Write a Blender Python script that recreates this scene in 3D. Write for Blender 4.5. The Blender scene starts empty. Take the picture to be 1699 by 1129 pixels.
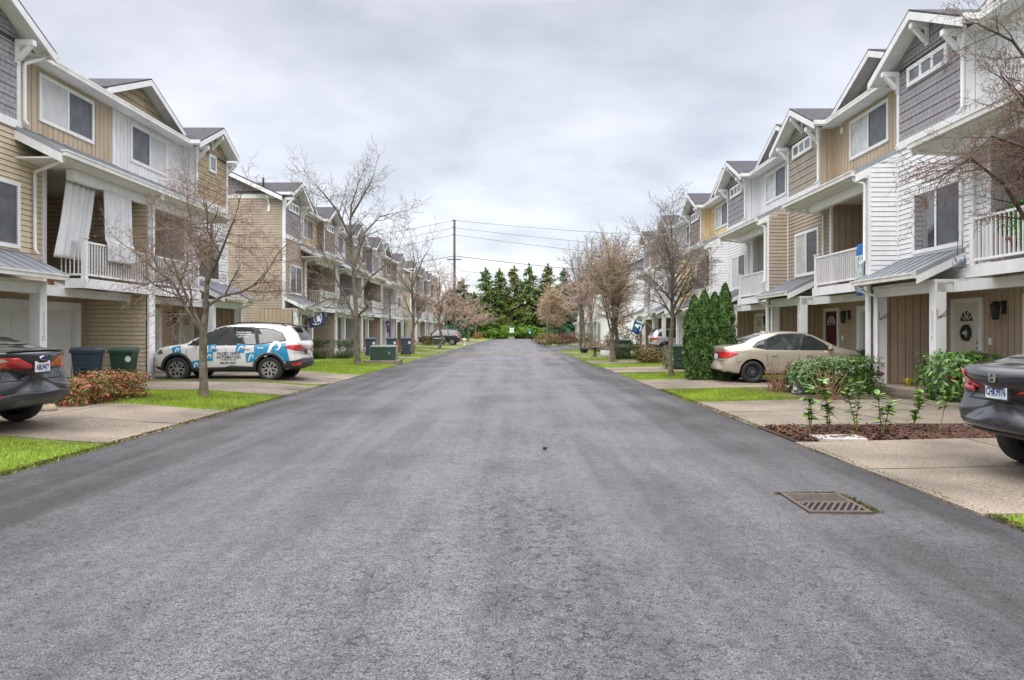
import bpy, bmesh, math, random
import numpy as np
from mathutils import Vector, Matrix, geometry
from mathutils.bvhtree import BVHTree
random.seed(5); rng = np.random.default_rng(5)
scene = bpy.context.scene; COL = scene.collection
R = math.radians
# ------------------------------------------------------------------ camera
cd = bpy.data.cameras.new('camera'); cam = bpy.data.objects.new('camera', cd); COL.objects.link(cam)
F = 1133.0; CX, CY, CH = 858.0, 549.5, 1.57
cd.sensor_width = 36; cd.lens = F*36/1699
cd.shift_x = -(CX-849.5)/1699; cd.shift_y = (CY-564.5)/1699
cd.clip_start = .05; cd.clip_end = 2000
cam.location = (0, 0, CH); cam.rotation_euler = (R(90), 0, 0); scene.camera = cam
# ------------------------------------------------------------------ overcast sky
SUN_EL, SUN_AZ = R(52), R(200)
w = bpy.data.worlds.new('World'); scene.world = w; w.use_nodes = True
nt = w.node_tree; nt.nodes.clear(); N = nt.nodes.new; L = nt.links.new
out = N('ShaderNodeOutputWorld'); add = N('ShaderNodeAddShader')
b1 = N('ShaderNodeBackground'); b2 = N('ShaderNodeBackground')
sky = N('ShaderNodeTexSky'); sky.sky_type = 'NISHITA'; sky.sun_disc = False
sky.sun_elevation = SUN_EL; sky.sun_rotation = SUN_AZ
b1.inputs[1].default_value = .05  # faint blue through the cloud
L(sky.outputs[0], b1.inputs[0])
tc = N('ShaderNodeTexCoord'); sep = N('ShaderNodeSeparateXYZ'); L(tc.outputs['Generated'], sep.inputs[0])
def wm(op, a, b=None, c=None):
    n = N('ShaderNodeMath'); n.operation = op
    for i, x in enumerate((a, b, c)):
        if x is None: continue
        if isinstance(x, (int, float)): n.inputs[i].default_value = x
        else: L(x, n.inputs[i])
    return n.outputs[0]
zc = wm('MAXIMUM', sep.outputs[2], 0.0)
den = wm('ADD', zc, .22)
cmb = N('ShaderNodeCombineXYZ'); L(wm('DIVIDE', sep.outputs[0], den), cmb.inputs[0]); L(wm('DIVIDE', sep.outputs[1], den), cmb.inputs[1])
nz = N('ShaderNodeTexNoise'); nz.inputs['Scale'].default_value = 1.5; nz.inputs['Detail'].default_value = 7; nz.inputs['Roughness'].default_value = .52; nz.inputs['Distortion'].default_value = .1
L(cmb.outputs[0], nz.inputs['Vector'])
cr = N('ShaderNodeValToRGB'); e = cr.color_ramp.elements
e[0].position = .33; e[0].color = (.46, .452, .47, 1); e[1].position = .66; e[1].color = (.80, .782, .80, 1)
L(nz.outputs[0], cr.inputs[0])
# overcast sky brighter overhead, boosted above the view as added wall fill
hb = N('ShaderNodeMapRange'); hb.inputs[1].default_value = .43; hb.inputs[2].default_value = .78; hb.inputs[3].default_value = 1.0; hb.inputs[4].default_value = 4.9
L(zc, hb.inputs[0])
lo = N('ShaderNodeMapRange'); lo.inputs[1].default_value = .0; lo.inputs[2].default_value = .40; lo.inputs[3].default_value = 1.06; lo.inputs[4].default_value = .88
L(zc, lo.inputs[0])
L(cr.outputs[0], b2.inputs[0]); L(wm('MULTIPLY', hb.outputs[0], lo.outputs[0]), b2.inputs[1])
L(b1.outputs[0], add.inputs[0]); L(b2.outputs[0], add.inputs[1]); L(add.outputs[0], out.inputs[0])
# ------------------------------------------------------------------ soft sun behind the cloud
sd = bpy.data.lights.new('sun', 'SUN'); sd.energy = 1.3; sd.angle = R(40); sd.color = (1, .97, .93)
so = bpy.data.objects.new('sun', sd); COL.objects.link(so)
dv = Vector((math.sin(SUN_AZ)*math.cos(SUN_EL), math.cos(SUN_AZ)*math.cos(SUN_EL), math.sin(SUN_EL)))
so.rotation_euler = (-dv).to_track_quat('-Z', 'Y').to_euler(); so.location = (0, -10, 40)
scene.view_settings.view_transform = 'Standard'; scene.view_settings.look = 'None'
scene.view_settings.exposure = 0.16; scene.view_settings.gamma = 1.0
scene.render.engine = 'CYCLES'
try: scene.cycles.use_denoising = True
except Exception: pass
scene.cycles.max_bounces = 6; scene.cycles.diffuse_bounces = 4; scene.cycles.glossy_bounces = 3
# ------------------------------------------------------------------ materials
MATS = {}
def mat(name, col, rough=.6, var=.12, vs=3.0, bump=0, bs=60, metal=0, spec=.5, coat=0, island=None, fine=0, fs=300, stretch=None):
    if name in MATS: return MATS[name]
    m = bpy.data.materials.new(name); m.use_nodes = True; t = m.node_tree; n = t.nodes; l = t.links
    b = n['Principled BSDF']; b.inputs['Roughness'].default_value = rough; b.inputs['Metallic'].default_value = metal
    b.inputs['Specular IOR Level'].default_value = spec; b.inputs['Coat Weight'].default_value = coat; b.inputs['Coat Roughness'].default_value = .05
    tc = n.new('ShaderNodeTexCoord'); vec = tc.outputs['Object']
    if stretch:
        mp = n.new('ShaderNodeMapping'); mp.inputs['Scale'].default_value = stretch; l.new(vec, mp.inputs[0]); vec = mp.outputs[0]
    base = None
    if island:
        g = n.new('ShaderNodeNewGeometry'); r = n.new('ShaderNodeValToRGB'); l.new(g.outputs['Random Per Island'], r.inputs[0])
        el = r.color_ramp.elements; cols = [col]+list(island)
        while len(el) < len(cols): el.new(.5)
        for i, c in enumerate(cols): el[i].position = i/(len(cols)-1); el[i].color = (*c, 1)
        base = r.outputs[0]
    def mul(src, lo, hi, scale, detail=5):
        nz = n.new('ShaderNodeTexNoise'); nz.inputs['Scale'].default_value = scale; nz.inputs['Detail'].default_value = detail; l.new(vec, nz.inputs['Vector'])
        mr = n.new('ShaderNodeMapRange'); mr.inputs[1].default_value = .3; mr.inputs[2].default_value = .7; mr.inputs[3].default_value = lo; mr.inputs[4].default_value = hi
        l.new(nz.outputs[0], mr.inputs[0])
        mx = n.new('ShaderNodeMix'); mx.data_type = 'RGBA'; mx.blend_type = 'MULTIPLY'; mx.inputs[0].default_value = 1
        if src is None: mx.inputs[6].default_value = (*col, 1)
        else: l.new(src, mx.inputs[6])
        l.new(mr.outputs[0], mx.inputs[7]); return mx.outputs[2]
    if var: base = mul(base, 1-var, 1+var, vs)
    if fine: base = mul(base, 1-fine, 1+fine, fs, 2)
    if base is None: b.inputs['Base Color'].default_value = (*col, 1)
    else: l.new(base, b.inputs['Base Color'])
    if bump:
        nz = n.new('ShaderNodeTexNoise'); nz.inputs['Scale'].default_value = bs; nz.inputs['Detail'].default_value = 3; l.new(tc.outputs['Object'], nz.inputs['Vector'])
        bp = n.new('ShaderNodeBump'); bp.inputs['Strength'].default_value = bump; bp.inputs['Distance'].default_value = .02
        l.new(nz.outputs[0], bp.inputs['Height']); l.new(bp.outputs[0], b.inputs['Normal'])
    MATS[name] = m; return m
def shingle(name, c1, c2):
    if name in MATS: return MATS[name]
    m = mat(name, c1, .85, 0); t = m.node_tree; n = t.nodes; l = t.links; b = n['Principled BSDF']
    tc = n.new('ShaderNodeTexCoord'); sp = n.new('ShaderNodeSeparateXYZ'); l.new(tc.outputs['Object'], sp.inputs[0])
    ad = n.new('ShaderNodeMath'); l.new(sp.outputs[0], ad.inputs[0]); l.new(sp.outputs[1], ad.inputs[1])
    cb = n.new('ShaderNodeCombineXYZ'); l.new(ad.outputs[0], cb.inputs[0]); l.new(sp.outputs[2], cb.inputs[1])
    br = n.new('ShaderNodeTexBrick'); br.inputs['Scale'].default_value = 1; br.inputs['Brick Width'].default_value = .17; br.inputs['Row Height'].default_value = .24
    br.inputs['Mortar Size'].default_value = .006; br.inputs['Mortar Smooth'].default_value = .3; br.inputs['Bias'].default_value = 0
    br.offset = .37; br.inputs['Color1'].default_value = (*c1, 1); br.inputs['Color2'].default_value = (*c2, 1)
    br.inputs['Mortar'].default_value = (c1[0]*.35, c1[1]*.35, c1[2]*.35, 1)  # gap shadow between shingles, painted as dark mortar colour
    l.new(cb.outputs[0], br.inputs[0])
    mp = n.new('ShaderNodeMapping'); mp.inputs['Scale'].default_value = (30, 30, 3); l.new(tc.outputs['Object'], mp.inputs[0])
    nz = n.new('ShaderNodeTexNoise'); nz.inputs['Scale'].default_value = 1; l.new(mp.outputs[0], nz.inputs[0])
    mr = n.new('ShaderNodeMapRange'); mr.inputs[3].default_value = .7; mr.inputs[4].default_value = 1.3; l.new(nz.outputs[0], mr.inputs[0])
    mx = n.new('ShaderNodeMix'); mx.data_type = 'RGBA'; mx.blend_type = 'MULTIPLY'; mx.inputs[0].default_value = 1
    l.new(br.outputs[0], mx.inputs[6]); l.new(mr.outputs[0], mx.inputs[7]); l.new(mx.outputs[2], b.inputs['Base Color'])
    bp = n.new('ShaderNodeBump'); bp.inputs['Strength'].default_value = .6; bp.inputs['Distance'].default_value = .01; l.new(br.outputs['Fac'], bp.inputs['Height']); bp.invert = True
    l.new(bp.outputs[0], b.inputs['Normal']); return m
WHITE = mat('white_trim', (.82, .82, .82), .5, .08, 2.2, fine=.04, fs=14, stretch=(1, 1, .3))
GUTW = mat('white_gutter', (.76, .75, .71), .45, .12, 2.5)
METAL = mat('grey_metal_roof', (.36, .38, .41), .42, .12, 2, metal=.35)
ROOF = mat('dark_shingle_roof', (.062, .060, .068), .9, .3, 5, bump=.6, bs=25, fine=.35, fs=14)
GROUNDW = mat('tan_vertical_siding', (.46, .355, .255), .7, .07, 2)
CEIL = mat('porch_ceiling', (.76, .74, .70), .7, .06)
GARAGE = mat('garage_white', (.77, .77, .75), .5, .05, 2)
GLASS = mat('window_glass', (.045, .055, .06), .03, .3, 1.5, spec=.9); GLASS.node_tree.nodes['Principled BSDF'].inputs['IOR'].default_value = 1.9
SCREEN = mat('window_screen', (.10, .105, .12), .35, .35, 3, spec=.5)
BLIND = mat('window_blind', (.70, .70, .70), .5, .05)
CURT = mat('curtain_and_reflection', (.52, .54, .53), .12, .2, 3, spec=.9)  # pale pane colour: curtain plus bright sky reflection painted in
BLACK = mat('black_plastic', (.018, .018, .02), .45, .1)
WOOD = mat('balcony_joist_wood', (.20, .085, .04), .8, .3, 6)
RED = mat('red_gloss', (.35, .01, .012), .15, .1, coat=.6)
CONC = mat('concrete', (.215, .178, .135), .8, .38, .8, bump=.4, bs=90, fine=.5, fs=48)
LAPS = {'white': (.82, .82, .82), 'cream': (.62, .525, .375), 'tan': (.43, .35, .27), 'yellow': (.74, .59, .35), 'grey': (.50, .49, .49)}
UPS = {'white': (.80, .80, .80), 'tan': (.50, .395, .28), 'yellow': (.78, .61, .36), 'brown': (.36, .25, .16)}
SHS = {'grey': ((.30, .285, .305), (.35, .33, .355)), 'taupe': ((.32, .285, .235), (.42, .37, .30)), 'brown': ((.27, .205, .165), (.34, .265, .215)), 'tan': ((.40, .32, .21), (.52, .42, .28))}
def lapm(k): return mat('lap_siding_'+k, LAPS[k], .6, .06 if k == 'white' else .11, 1.6, fine=.03 if k == 'white' else .07, fs=11, stretch=(1, 1, .45))
def upm(k): return mat('vertical_siding_'+k, UPS[k], .6, .12, 1.8, fine=.06, fs=11, stretch=(1, 1, .25))
def shm(k): return shingle('shingle_'+k, *SHS[k])
# ------------------------------------------------------------------ objects
def tag(o, label, cat, group=None):
    o['label'] = label; o['category'] = cat
    if group: o['group'] = group
    return o
def thing(name, label, cat, loc=(0, 0, 0), rz=0, group=None):
    o = bpy.data.objects.new(name, None); COL.objects.link(o); o.location = loc; o.rotation_euler = (0, 0, rz); o.empty_display_size = .2
    return tag(o, label, cat, group)
def link(name, me, mats, parent=None, smooth=False):
    for m in (mats if isinstance(mats, (list, tuple)) else [mats]): me.materials.append(m)
    o = bpy.data.objects.new(name, me); COL.objects.link(o)
    if parent: o.parent = parent
    if smooth: me.polygons.foreach_set('use_smooth', [True]*len(me.polygons))
    return o
class MB:
    def __init__(s, mir=1): s.v = []; s.f = []; s.m = []; s.mir = mir
    def pt(s, p): s.v.append((p[0]*s.mir, p[1], p[2])); return len(s.v)-1
    def face(s, pts, mi=0): s.f.append([s.pt(p) for p in pts]); s.m.append(mi)
    def box(s, a, b, mi=0):
        x0, x1 = sorted((a[0], b[0])); y0, y1 = sorted((a[1], b[1])); z0, z1 = sorted((a[2], b[2]))
        c = [(x0, y0, z0), (x1, y0, z0), (x1, y1, z0), (x0, y1, z0), (x0, y0, z1), (x1, y0, z1), (x1, y1, z1), (x0, y1, z1)]
        s.hexa(c, mi)
    def hexa(s, c, mi=0):
        k = [s.pt(p) for p in c]
        for q in ((0, 3, 2, 1), (4, 5, 6, 7), (0, 1, 5, 4), (1, 2, 6, 5), (2, 3, 7, 6), (3, 0, 4, 7)): s.f.append([k[i] for i in q]); s.m.append(mi)
    def slab(s, p, d, mi=0):   # four top corners, extruded by d
        s.hexa([tuple(a[i]+d[i] for i in range(3)) for a in p]+list(p), mi)
    def bar(s, p, q, wd, ht, mi=0, up=(0, 0, 1)):
        p, q = Vector(p), Vector(q); d = (q-p).normalized(); upv = Vector(up)
        if abs(d.dot(upv)) > .98: upv = Vector((1, 0, 0))
        a = d.cross(upv).normalized(); b = a.cross(d).normalized()
        a *= wd/2; b *= ht/2
        s.hexa([p-a-b, p+a-b, q+a-b, q-a-b, p-a+b, p+a+b, q+a+b, q-a+b], mi)
    def tube(s, pts, r, n=6, mi=0, cap=True):
        pts = [Vector(p) for p in pts]; rr = r if isinstance(r, (list, tuple)) else [r]*len(pts); rings = []; a = None
        for i, p in enumerate(pts):
            d = (pts[min(i+1, len(pts)-1)]-pts[max(i-1, 0)]).normalized()
            if a is None: a = d.orthogonal().normalized()
            a = (a-d*a.dot(d)).normalized(); b = d.cross(a)
            rings.append([s.pt(p+(a*math.cos(t)+b*math.sin(t))*rr[i]) for t in [2*math.pi*k/n for k in range(n)]])
        for i in range(len(rings)-1):
            for k in range(n): s.f.append([rings[i][k], rings[i][(k+1) % n], rings[i+1][(k+1) % n], rings[i+1][k]]); s.m.append(mi)
        if cap: s.f.append(rings[0][::-1]); s.m.append(mi); s.f.append(rings[-1]); s.m.append(mi)
    def lathe(s, prof, c=(0, 0, 0), n=20, axis='z', mi=0, cap=True):
        rings = []
        for r, h in prof:
            ring = []
            for k in range(n):
                t = 2*math.pi*k/n; a, b = r*math.cos(t), r*math.sin(t)
                q = (a, b, h) if axis == 'z' else (a, h, b) if axis == 'y' else (h, a, b)
                ring.append(s.pt((c[0]+q[0], c[1]+q[1], c[2]+q[2])))
            rings.append(ring)
        for i in range(len(rings)-1):
            for k in range(n): s.f.append([rings[i][k], rings[i][(k+1) % n], rings[i+1][(k+1) % n], rings[i+1][k]]); s.m.append(mi)
        if cap: s.f.append(rings[0][::-1]); s.m.append(mi); s.f.append(rings[-1]); s.m.append(mi)
    def build(s, name, mats, parent=None, smooth=False, bevel=0):
        me = bpy.data.meshes.new(name); me.from_pydata(s.v, [], s.f)
        o = link(name, me, mats, parent, smooth)
        if any(s.m): me.polygons.foreach_set('material_index', s.m)
        if s.mir < 0: me.flip_normals()
        if bevel:
            md = o.modifiers.new('b', 'BEVEL'); md.width = bevel; md.segments = 2; md.limit_method = 'ANGLE'
        return o
def mesh_np(name, V, Fc, mats, parent=None, smooth=False):
    me = bpy.data.meshes.new(name); V = np.asarray(V, np.float32); Fc = np.asarray(Fc, np.int32); k = Fc.shape[1]
    me.vertices.add(len(V)); me.vertices.foreach_set('co', V.ravel())
    me.loops.add(Fc.size); me.loops.foreach_set('vertex_index', Fc.ravel())
    me.polygons.add(len(Fc)); me.polygons.foreach_set('loop_start', np.arange(0, Fc.size, k, dtype=np.int32))
    try: me.polygons.foreach_set('loop_total', np.full(len(Fc), k, np.int32))
    except Exception: pass
    me.update(); me.validate()
    return link(name, me, mats, parent, smooth)
def struct(o): o['kind'] = 'structure'; return o
def stuff(o): o['kind'] = 'stuff'; return o
def text_geo(s, size=1, shear=0, bold=0):
    c = bpy.data.curves.new('t', 'FONT'); c.body = s; c.size = size; c.align_x = 'CENTER'; c.align_y = 'CENTER'; c.shear = shear; c.resolution_u = 3; c.offset = bold
    o = bpy.data.objects.new('t', c); COL.objects.link(o)
    dg = bpy.context.evaluated_depsgraph_get(); me = o.evaluated_get(dg).to_mesh()
    V = [tuple(v.co) for v in me.vertices]; Fs = [list(p.vertices) for p in me.polygons]
    o.evaluated_get(dg).to_mesh_clear(); bpy.data.objects.remove(o); bpy.data.curves.remove(c)
    return V, Fs
def px(x, y, z=0):
    Y = F*(CH-z)/(y-CY); return ((x-CX)/F*Y, Y, z)
def at(x, y, Y): return ((x-CX)/F*Y, Y, CH-(y-CY)/F*Y)
# ------------------------------------------------------------------ ground
def sm(t): t = max(0, min(1, t)); return t*t*(3-2*t)
def Xr(Y): return max(3.2, 3.98-.013*Y)
def Xl(Y): return -5.5+.004*Y
def gz(X):
    if X < 0: return .015+.13*sm((-5.5-X)/2.2)
    return .01+.05*sm((X-3.8)/2.6)
HXr, HXl = 13.0, -14.5
def asphalt():
    m = bpy.data.materials.new('asphalt'); m.use_nodes = True; t = m.node_tree; n = t.nodes; l = t.links; b = n['Principled BSDF']
    tc = n.new('ShaderNodeTexCoord'); o = tc.outputs['Object']
    def noise(scale, detail, st=(1, 1, 1), rough=.5):
        mp = n.new('ShaderNodeMapping'); mp.inputs['Scale'].default_value = st; l.new(o, mp.inputs[0])
        x = n.new('ShaderNodeTexNoise'); x.inputs['Scale'].default_value = scale; x.inputs['Detail'].default_value = detail; x.inputs['Roughness'].default_value = rough; l.new(mp.outputs[0], x.inputs['Vector']); return x.outputs[0]
    def mr(v, a, b_, c, d, smooth=False):
        x = n.new('ShaderNodeMapRange'); x.inputs[1].default_value = a; x.inputs[2].default_value = b_; x.inputs[3].default_value = c; x.inputs[4].default_value = d
        if smooth: x.interpolation_type = 'SMOOTHSTEP'
        l.new(v, x.inputs[0]); return x.outputs[0]
    def mth(op, a, b_):
        x = n.new('ShaderNodeMath'); x.operation = op
        for i, q in enumerate((a, b_)):
            if isinstance(q, (int, float)): x.inputs[i].default_value = q
            else: l.new(q, x.inputs[i])
        return x.outputs[0]
    sp = n.new('ShaderNodeSeparateXYZ'); l.new(o, sp.inputs[0]); X = sp.outputs[0]
    wob = mth('ADD', X, mr(noise(.25, 3), .3, .7, -.9, .9))
    worn = mth('MINIMUM', mr(wob, -5.4, -1.8, 0, 1, True), mr(wob, 3.6, 1.2, 0, 1, True))      # bleached, worn middle of the road
    streak = mr(noise(1.0, 6, (1.6, .10, 1), .6), .40, .60, -.34, .34)
    blotch = mr(noise(.55, 6, (1, 1, 1), .62), .38, .62, -.26, .26)
    val = mth('ADD', mth('ADD', worn, streak), blotch)
    base = mr(val, -.2, 1.25, .042, .150)
    grit = mr(noise(95, 3, (1, 1, 1), .8), .42, .58, .42, 1.55)
    grit2 = mr(noise(9, 6, (1, 1, 1), .8), .41, .59, .84, 1.15)
    # tar-dark worn cells in the middle of the lane
    cel = mr(noise(8, 6, (1, 1, 1), .75), .53, .58, 1, .55)
    pat = mr(noise(.42, 4, (1, .6, 1), .6), .47, .62, 0, 1)
    mid = mth('MULTIPLY', mr(mth('ABSOLUTE', mth('ADD', X, .1), 0), .3, 2.2, 1, 0, True), 1.0)
    ck = mth('MULTIPLY', pat, mth('MAXIMUM', mid, .25))
    cell = mth('ADD', mth('MULTIPLY', cel, ck), mth('SUBTRACT', 1, ck))
    v = mth('MULTIPLY', mth('MULTIPLY', mth('MULTIPLY', base, grit), grit2), cell)
    ce = n.new('ShaderNodeTexVoronoi'); ce.feature = 'DISTANCE_TO_EDGE'; ce.inputs['Scale'].default_value = 7.0; dsp = n.new('ShaderNodeVectorMath'); dsp.operation = 'MULTIPLY_ADD'
    nzc = n.new('ShaderNodeTexNoise'); nzc.inputs['Scale'].default_value = 9; nzc.inputs['Detail'].default_value = 5; l.new(o, nzc.inputs['Vector']); l.new(nzc.outputs[1], dsp.inputs[0]); dsp.inputs[1].default_value = (.22, .22, .22); l.new(o, dsp.inputs[2]); l.new(dsp.outputs[0], ce.inputs['Vector'])
    crk = mth('MULTIPLY', mr(ce.outputs['Distance'], .0, .06, 1, 0), mth('MULTIPLY', mr(noise(.5, 5, (1.2, .6, 1), .65), .43, .51, 0, 1), mr(noise(12, 3), .44, .52, 0, 1)))
    crk = mth('MULTIPLY', crk, mth('MAXIMUM', mid, .3)); v = mth('MULTIPLY', v, mth('SUBTRACT', 1, mth('MULTIPLY', crk, .85)))
    pits = mr(noise(34, 3, (1, 1, 1), .7), .575, .62, 1, .4); v = mth('MULTIPLY', v, pits)
    vo = n.new('ShaderNodeTexVoronoi'); vo.inputs['Scale'].default_value = 14; l.new(o, vo.inputs['Vector'])
    spk = mr(vo.outputs['Distance'], .0, .10, 1, 0)
    wn = n.new('ShaderNodeTexWhiteNoise'); l.new(vo.outputs['Position'], wn.inputs['Vector'])
    v = mth('ADD', v, mth('MULTIPLY', mth('MULTIPLY', spk, mr(wn.outputs[0], .86, .9, 0, 1)), .30))
    cb = n.new('ShaderNodeCombineColor'); l.new(mth('MULTIPLY', v, 1.035), cb.inputs[0]); l.new(mth('MULTIPLY', v, 1.0), cb.inputs[1]); l.new(mth('MULTIPLY', v, 1.03), cb.inputs[2])
    l.new(cb.outputs[0], b.inputs['Base Color'])
    l.new(mr(val, -.3, 1.4, .58, .44), b.inputs['Roughness']); b.inputs['Specular IOR Level'].default_value = .45
    bp = n.new('ShaderNodeBump'); bp.inputs['Strength'].default_value = .8; bp.inputs['Distance'].default_value = .02
    l.new(mth('ADD', noise(110, 3), mth('MULTIPLY', noise(14, 5), 1.2)), bp.inputs['Height']); l.new(bp.outputs[0], b.inputs['Normal'])
    return m
ASPH = asphalt()
SOIL = mat('soil', (.075, .05, .033), .95, .4, 4, bump=.8, bs=40)
GRASS = mat('lawn_turf', (.15, .23, .018), .9, .5, 1.1, bump=.8, bs=70, fine=.4, fs=40)
def grid(name, xs_of, ys, zf, m, thick=.0, n=9):
    V = []; Fs = []
    for y in ys:
        a, b = xs_of(y)
        for i in range(n+1):
            x = a+(b-a)*i/n; V.append((x, y, zf(x)))
    for j in range(len(ys)-1):
        for i in range(n): q = j*(n+1)+i; Fs.append((q, q+1, q+n+2, q+n+1))
    if thick:
        k = len(V); V += [(x, y, z-thick) for x, y, z in V]
        per = [i for i in range(n+1)]+[j*(n+1)+n for j in range(1, len(ys))]+[(len(ys)-1)*(n+1)+i for i in range(n-1, -1, -1)]+[j*(n+1) for j in range(len(ys)-2, 0, -1)]
        for a, b in zip(per, per[1:]+per[:1]): Fs.append((a, a+k, b+k, b))
    me = bpy.data.meshes.new(name); me.from_pydata(V, [], Fs); return link(name, me, m)
YS = [-12+1.5*i for i in range(130)]
struct(grid('ground', lambda y: (-400, 400), [-60, 60, 200, 700], lambda x: -.12, mat('ground_turf', (.06, .10, .025), .95, .4, .3), n=4))
ROADEND = 134
def road_z(x): return .03*max(0, 1-(abs(x+.85)/5.0)**2)-.005+.06*sm((-4.75-x)/.6)*.5+.04*sm((x-3.1)/.5)*.4
def jag(y, k): return .035*math.sin(y*2.1+k)+.028*math.sin(y*5.3+2*k)+.02*math.sin(y*12.7+k)
struct(grid('road', lambda y: (Xl(y)-.06+jag(y, 1), Xr(y)+.06+jag(y, 3)), [-12+.14*i for i in range(250)]+[y for y in YS if 23 < y < ROADEND]+[ROADEND], road_z, ASPH, .05, n=40))
struct(grid('lawn', lambda y: (-60, Xl(y)), YS+[250], gz, GRASS, n=50))
struct(grid('lawn', lambda y: (Xr(y), 60), YS+[250], gz, GRASS, n=50))
struct(grid('road', lambda y: (Xr(y)-.3, 40), [54.5, 60, 66, 71.5], lambda x: gz(x)+.03, ASPH, .04, n=24))
MUD = mat('road_dirt_seam', (.30, .21, .12), .9, .3, 2)
struct(grid('road_marking', lambda y: (Xl(y)+.1, Xr(y)-.05), [46.2, 47.0], lambda x: road_z(x)+.012, MUD, n=40))
DR_R = [(5.72, 9.42), (10.95, 14.75), (18.05, 21.4), (25.2, 28.6), (31.9, 35.6), (39.2, 42.6), (46.2, 49.6), (77, 80.5), (84.3, 88), (91.5, 95), (99, 102), (106, 109)]
DR_L = [(9.35, 13.15), (16.3, 19.0), (19.5, 23.8), (37.2, 39.6), (44.3, 47.2), (51.2, 54.6), (58.2, 61.6), (69.2, 72.8), (78, 81.5), (85, 88.5), (92, 95.5), (99, 102.5), (106, 109)]
def joint_box(mb, p, q): mb.bar(p, q, .018, .012)
for side, lst in ((1, DR_R), (-1, DR_L)):
    for (a, b) in lst:
        xf = (lambda y: (Xr(y)-.02, HXr)) if side > 0 else (lambda y: (HXl, Xl(y)+.02))
        o = struct(grid('driveway', xf, [a+(b-a)*i/4 for i in range(5)], lambda x: gz(x)+.03, CONC, .08, n=26))
        if a < 30:
            mb = MB(); m_ = (a+b)/2; X0 = Xr(m_) if side > 0 else Xl(m_)
            for (x0, y0, x1, y1) in ((X0, m_, X0+side*6.4, m_), (X0+side*2.3, a, X0+side*2.3, b), (X0+side*4.8, a, X0+side*4.8, b)):
                for i in range(8):
                    s0, s1 = i/8, (i+1)/8
                    p = (x0+(x1-x0)*s0, y0+(y1-y0)*s0); q = (x0+(x1-x0)*s1, y0+(y1-y0)*s1)
                    mb.bar((*p, gz(p[0])+.0275), (*q, gz(q[0])+.0275), .02, .01)
            j = mb.build('driveway_joint', mat('joint_dark', (.08, .07, .055), .95, .2)); struct(j)
MULCH = mat('bark_mulch', (.075, .035, .02), .95, .5, 30, bump=1, bs=90)
struct(grid('mulch', lambda y: (Xr(y)+.02, 9.0), [9.42, 10, 10.5, 10.95], lambda x: gz(x)+.02, MULCH, n=20))
def chips(name, rect, n, cols, z0):
    x0, x1, y0, y1 = rect; P = np.column_stack([rng.uniform(x0, x1, n), rng.uniform(y0, y1, n), rng.uniform(z0, z0+.03, n)])
    th = rng.uniform(0, 6.28, n); s = rng.uniform(.012, .04, n); tl = rng.normal(0, .3, n)
    d = np.column_stack([np.cos(th), np.sin(th), tl])*s[:, None]; e = np.column_stack([-np.sin(th), np.cos(th), rng.normal(0, .4, n)])*(s*.35)[:, None]
    V = np.stack([P-d-e, P+d-e, P+d+e, P-d+e], 1).reshape(-1, 3)
    return stuff(mesh_np(name, V, np.arange(len(V)).reshape(-1, 4), mat(name, cols[0], .9, 0, island=cols[1:])))
chips('bark_chips', (3.95, 8.8, 9.45, 10.92), 9000, [(.035, .015, .01), (.09, .04, .022), (.16, .08, .045), (.06, .03, .02)], .055)
# hedge bed soil
struct(grid('planting_bed', lambda y: (-10.2, -7.9), [13.1, 14, 15.2], lambda x: gz(x)+.02, SOIL, n=6))
struct(grid('planting_bed', lambda y: (5.9, 9.0), [14.75, 16, 18.05], lambda x: gz(x)+.02, SOIL, n=8))
# grass blades
def blades(rects, dens, h=(.03, .065)):
    Vs = []
    for (x0, x1, y0, y1) in rects:
        n = int((x1-x0)*(y1-y0)*dens); x = rng.uniform(x0, x1, n); y = rng.uniform(y0, y1, n)
        z = np.array([gz(a) for a in x]); th = rng.uniform(0, 6.28, n); hh = rng.uniform(*h, n); wd = .0045+.0025*rng.random(n)
        lean = rng.normal(0, .45, (n, 2))*hh[:, None]
        b = np.column_stack([x, y, z-.005]); d = np.column_stack([np.cos(th)*wd, np.sin(th)*wd, np.zeros(n)])
        Vs.append(np.stack([b-d, b+d, b+np.column_stack([lean, hh])], 1).reshape(-1, 3))
    V = np.concatenate(Vs); return V
BLADE = mat('grass_blade', (.07, .17, .008), .7, .38, .8, island=[(.20, .30, .016), (.30, .38, .025), (.16, .26, .014), (.40, .38, .05)])
V = np.concatenate([blades([(-8.6, -5.42, 7.0, 9.3), (-9.6, -5.45, 13.2, 16.28), (3.95, 5.4, 4.6, 5.7), (3.75, 6.4, 14.8, 18.0)], 2600), blades([(-12, -5.42, 19.02, 19.48), (-13, -5.4, 23.8, 31), (3.7, 8.5, 21.45, 25.1)], 900, (.04, .075)), blades([(-9, -5.35, 31, 60), (3.3, 7, 28.6, 54)], 220, (.06, .1))])
stuff(mesh_np('grass', V, np.arange(len(V)).reshape(-1, 3), BLADE))
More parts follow.
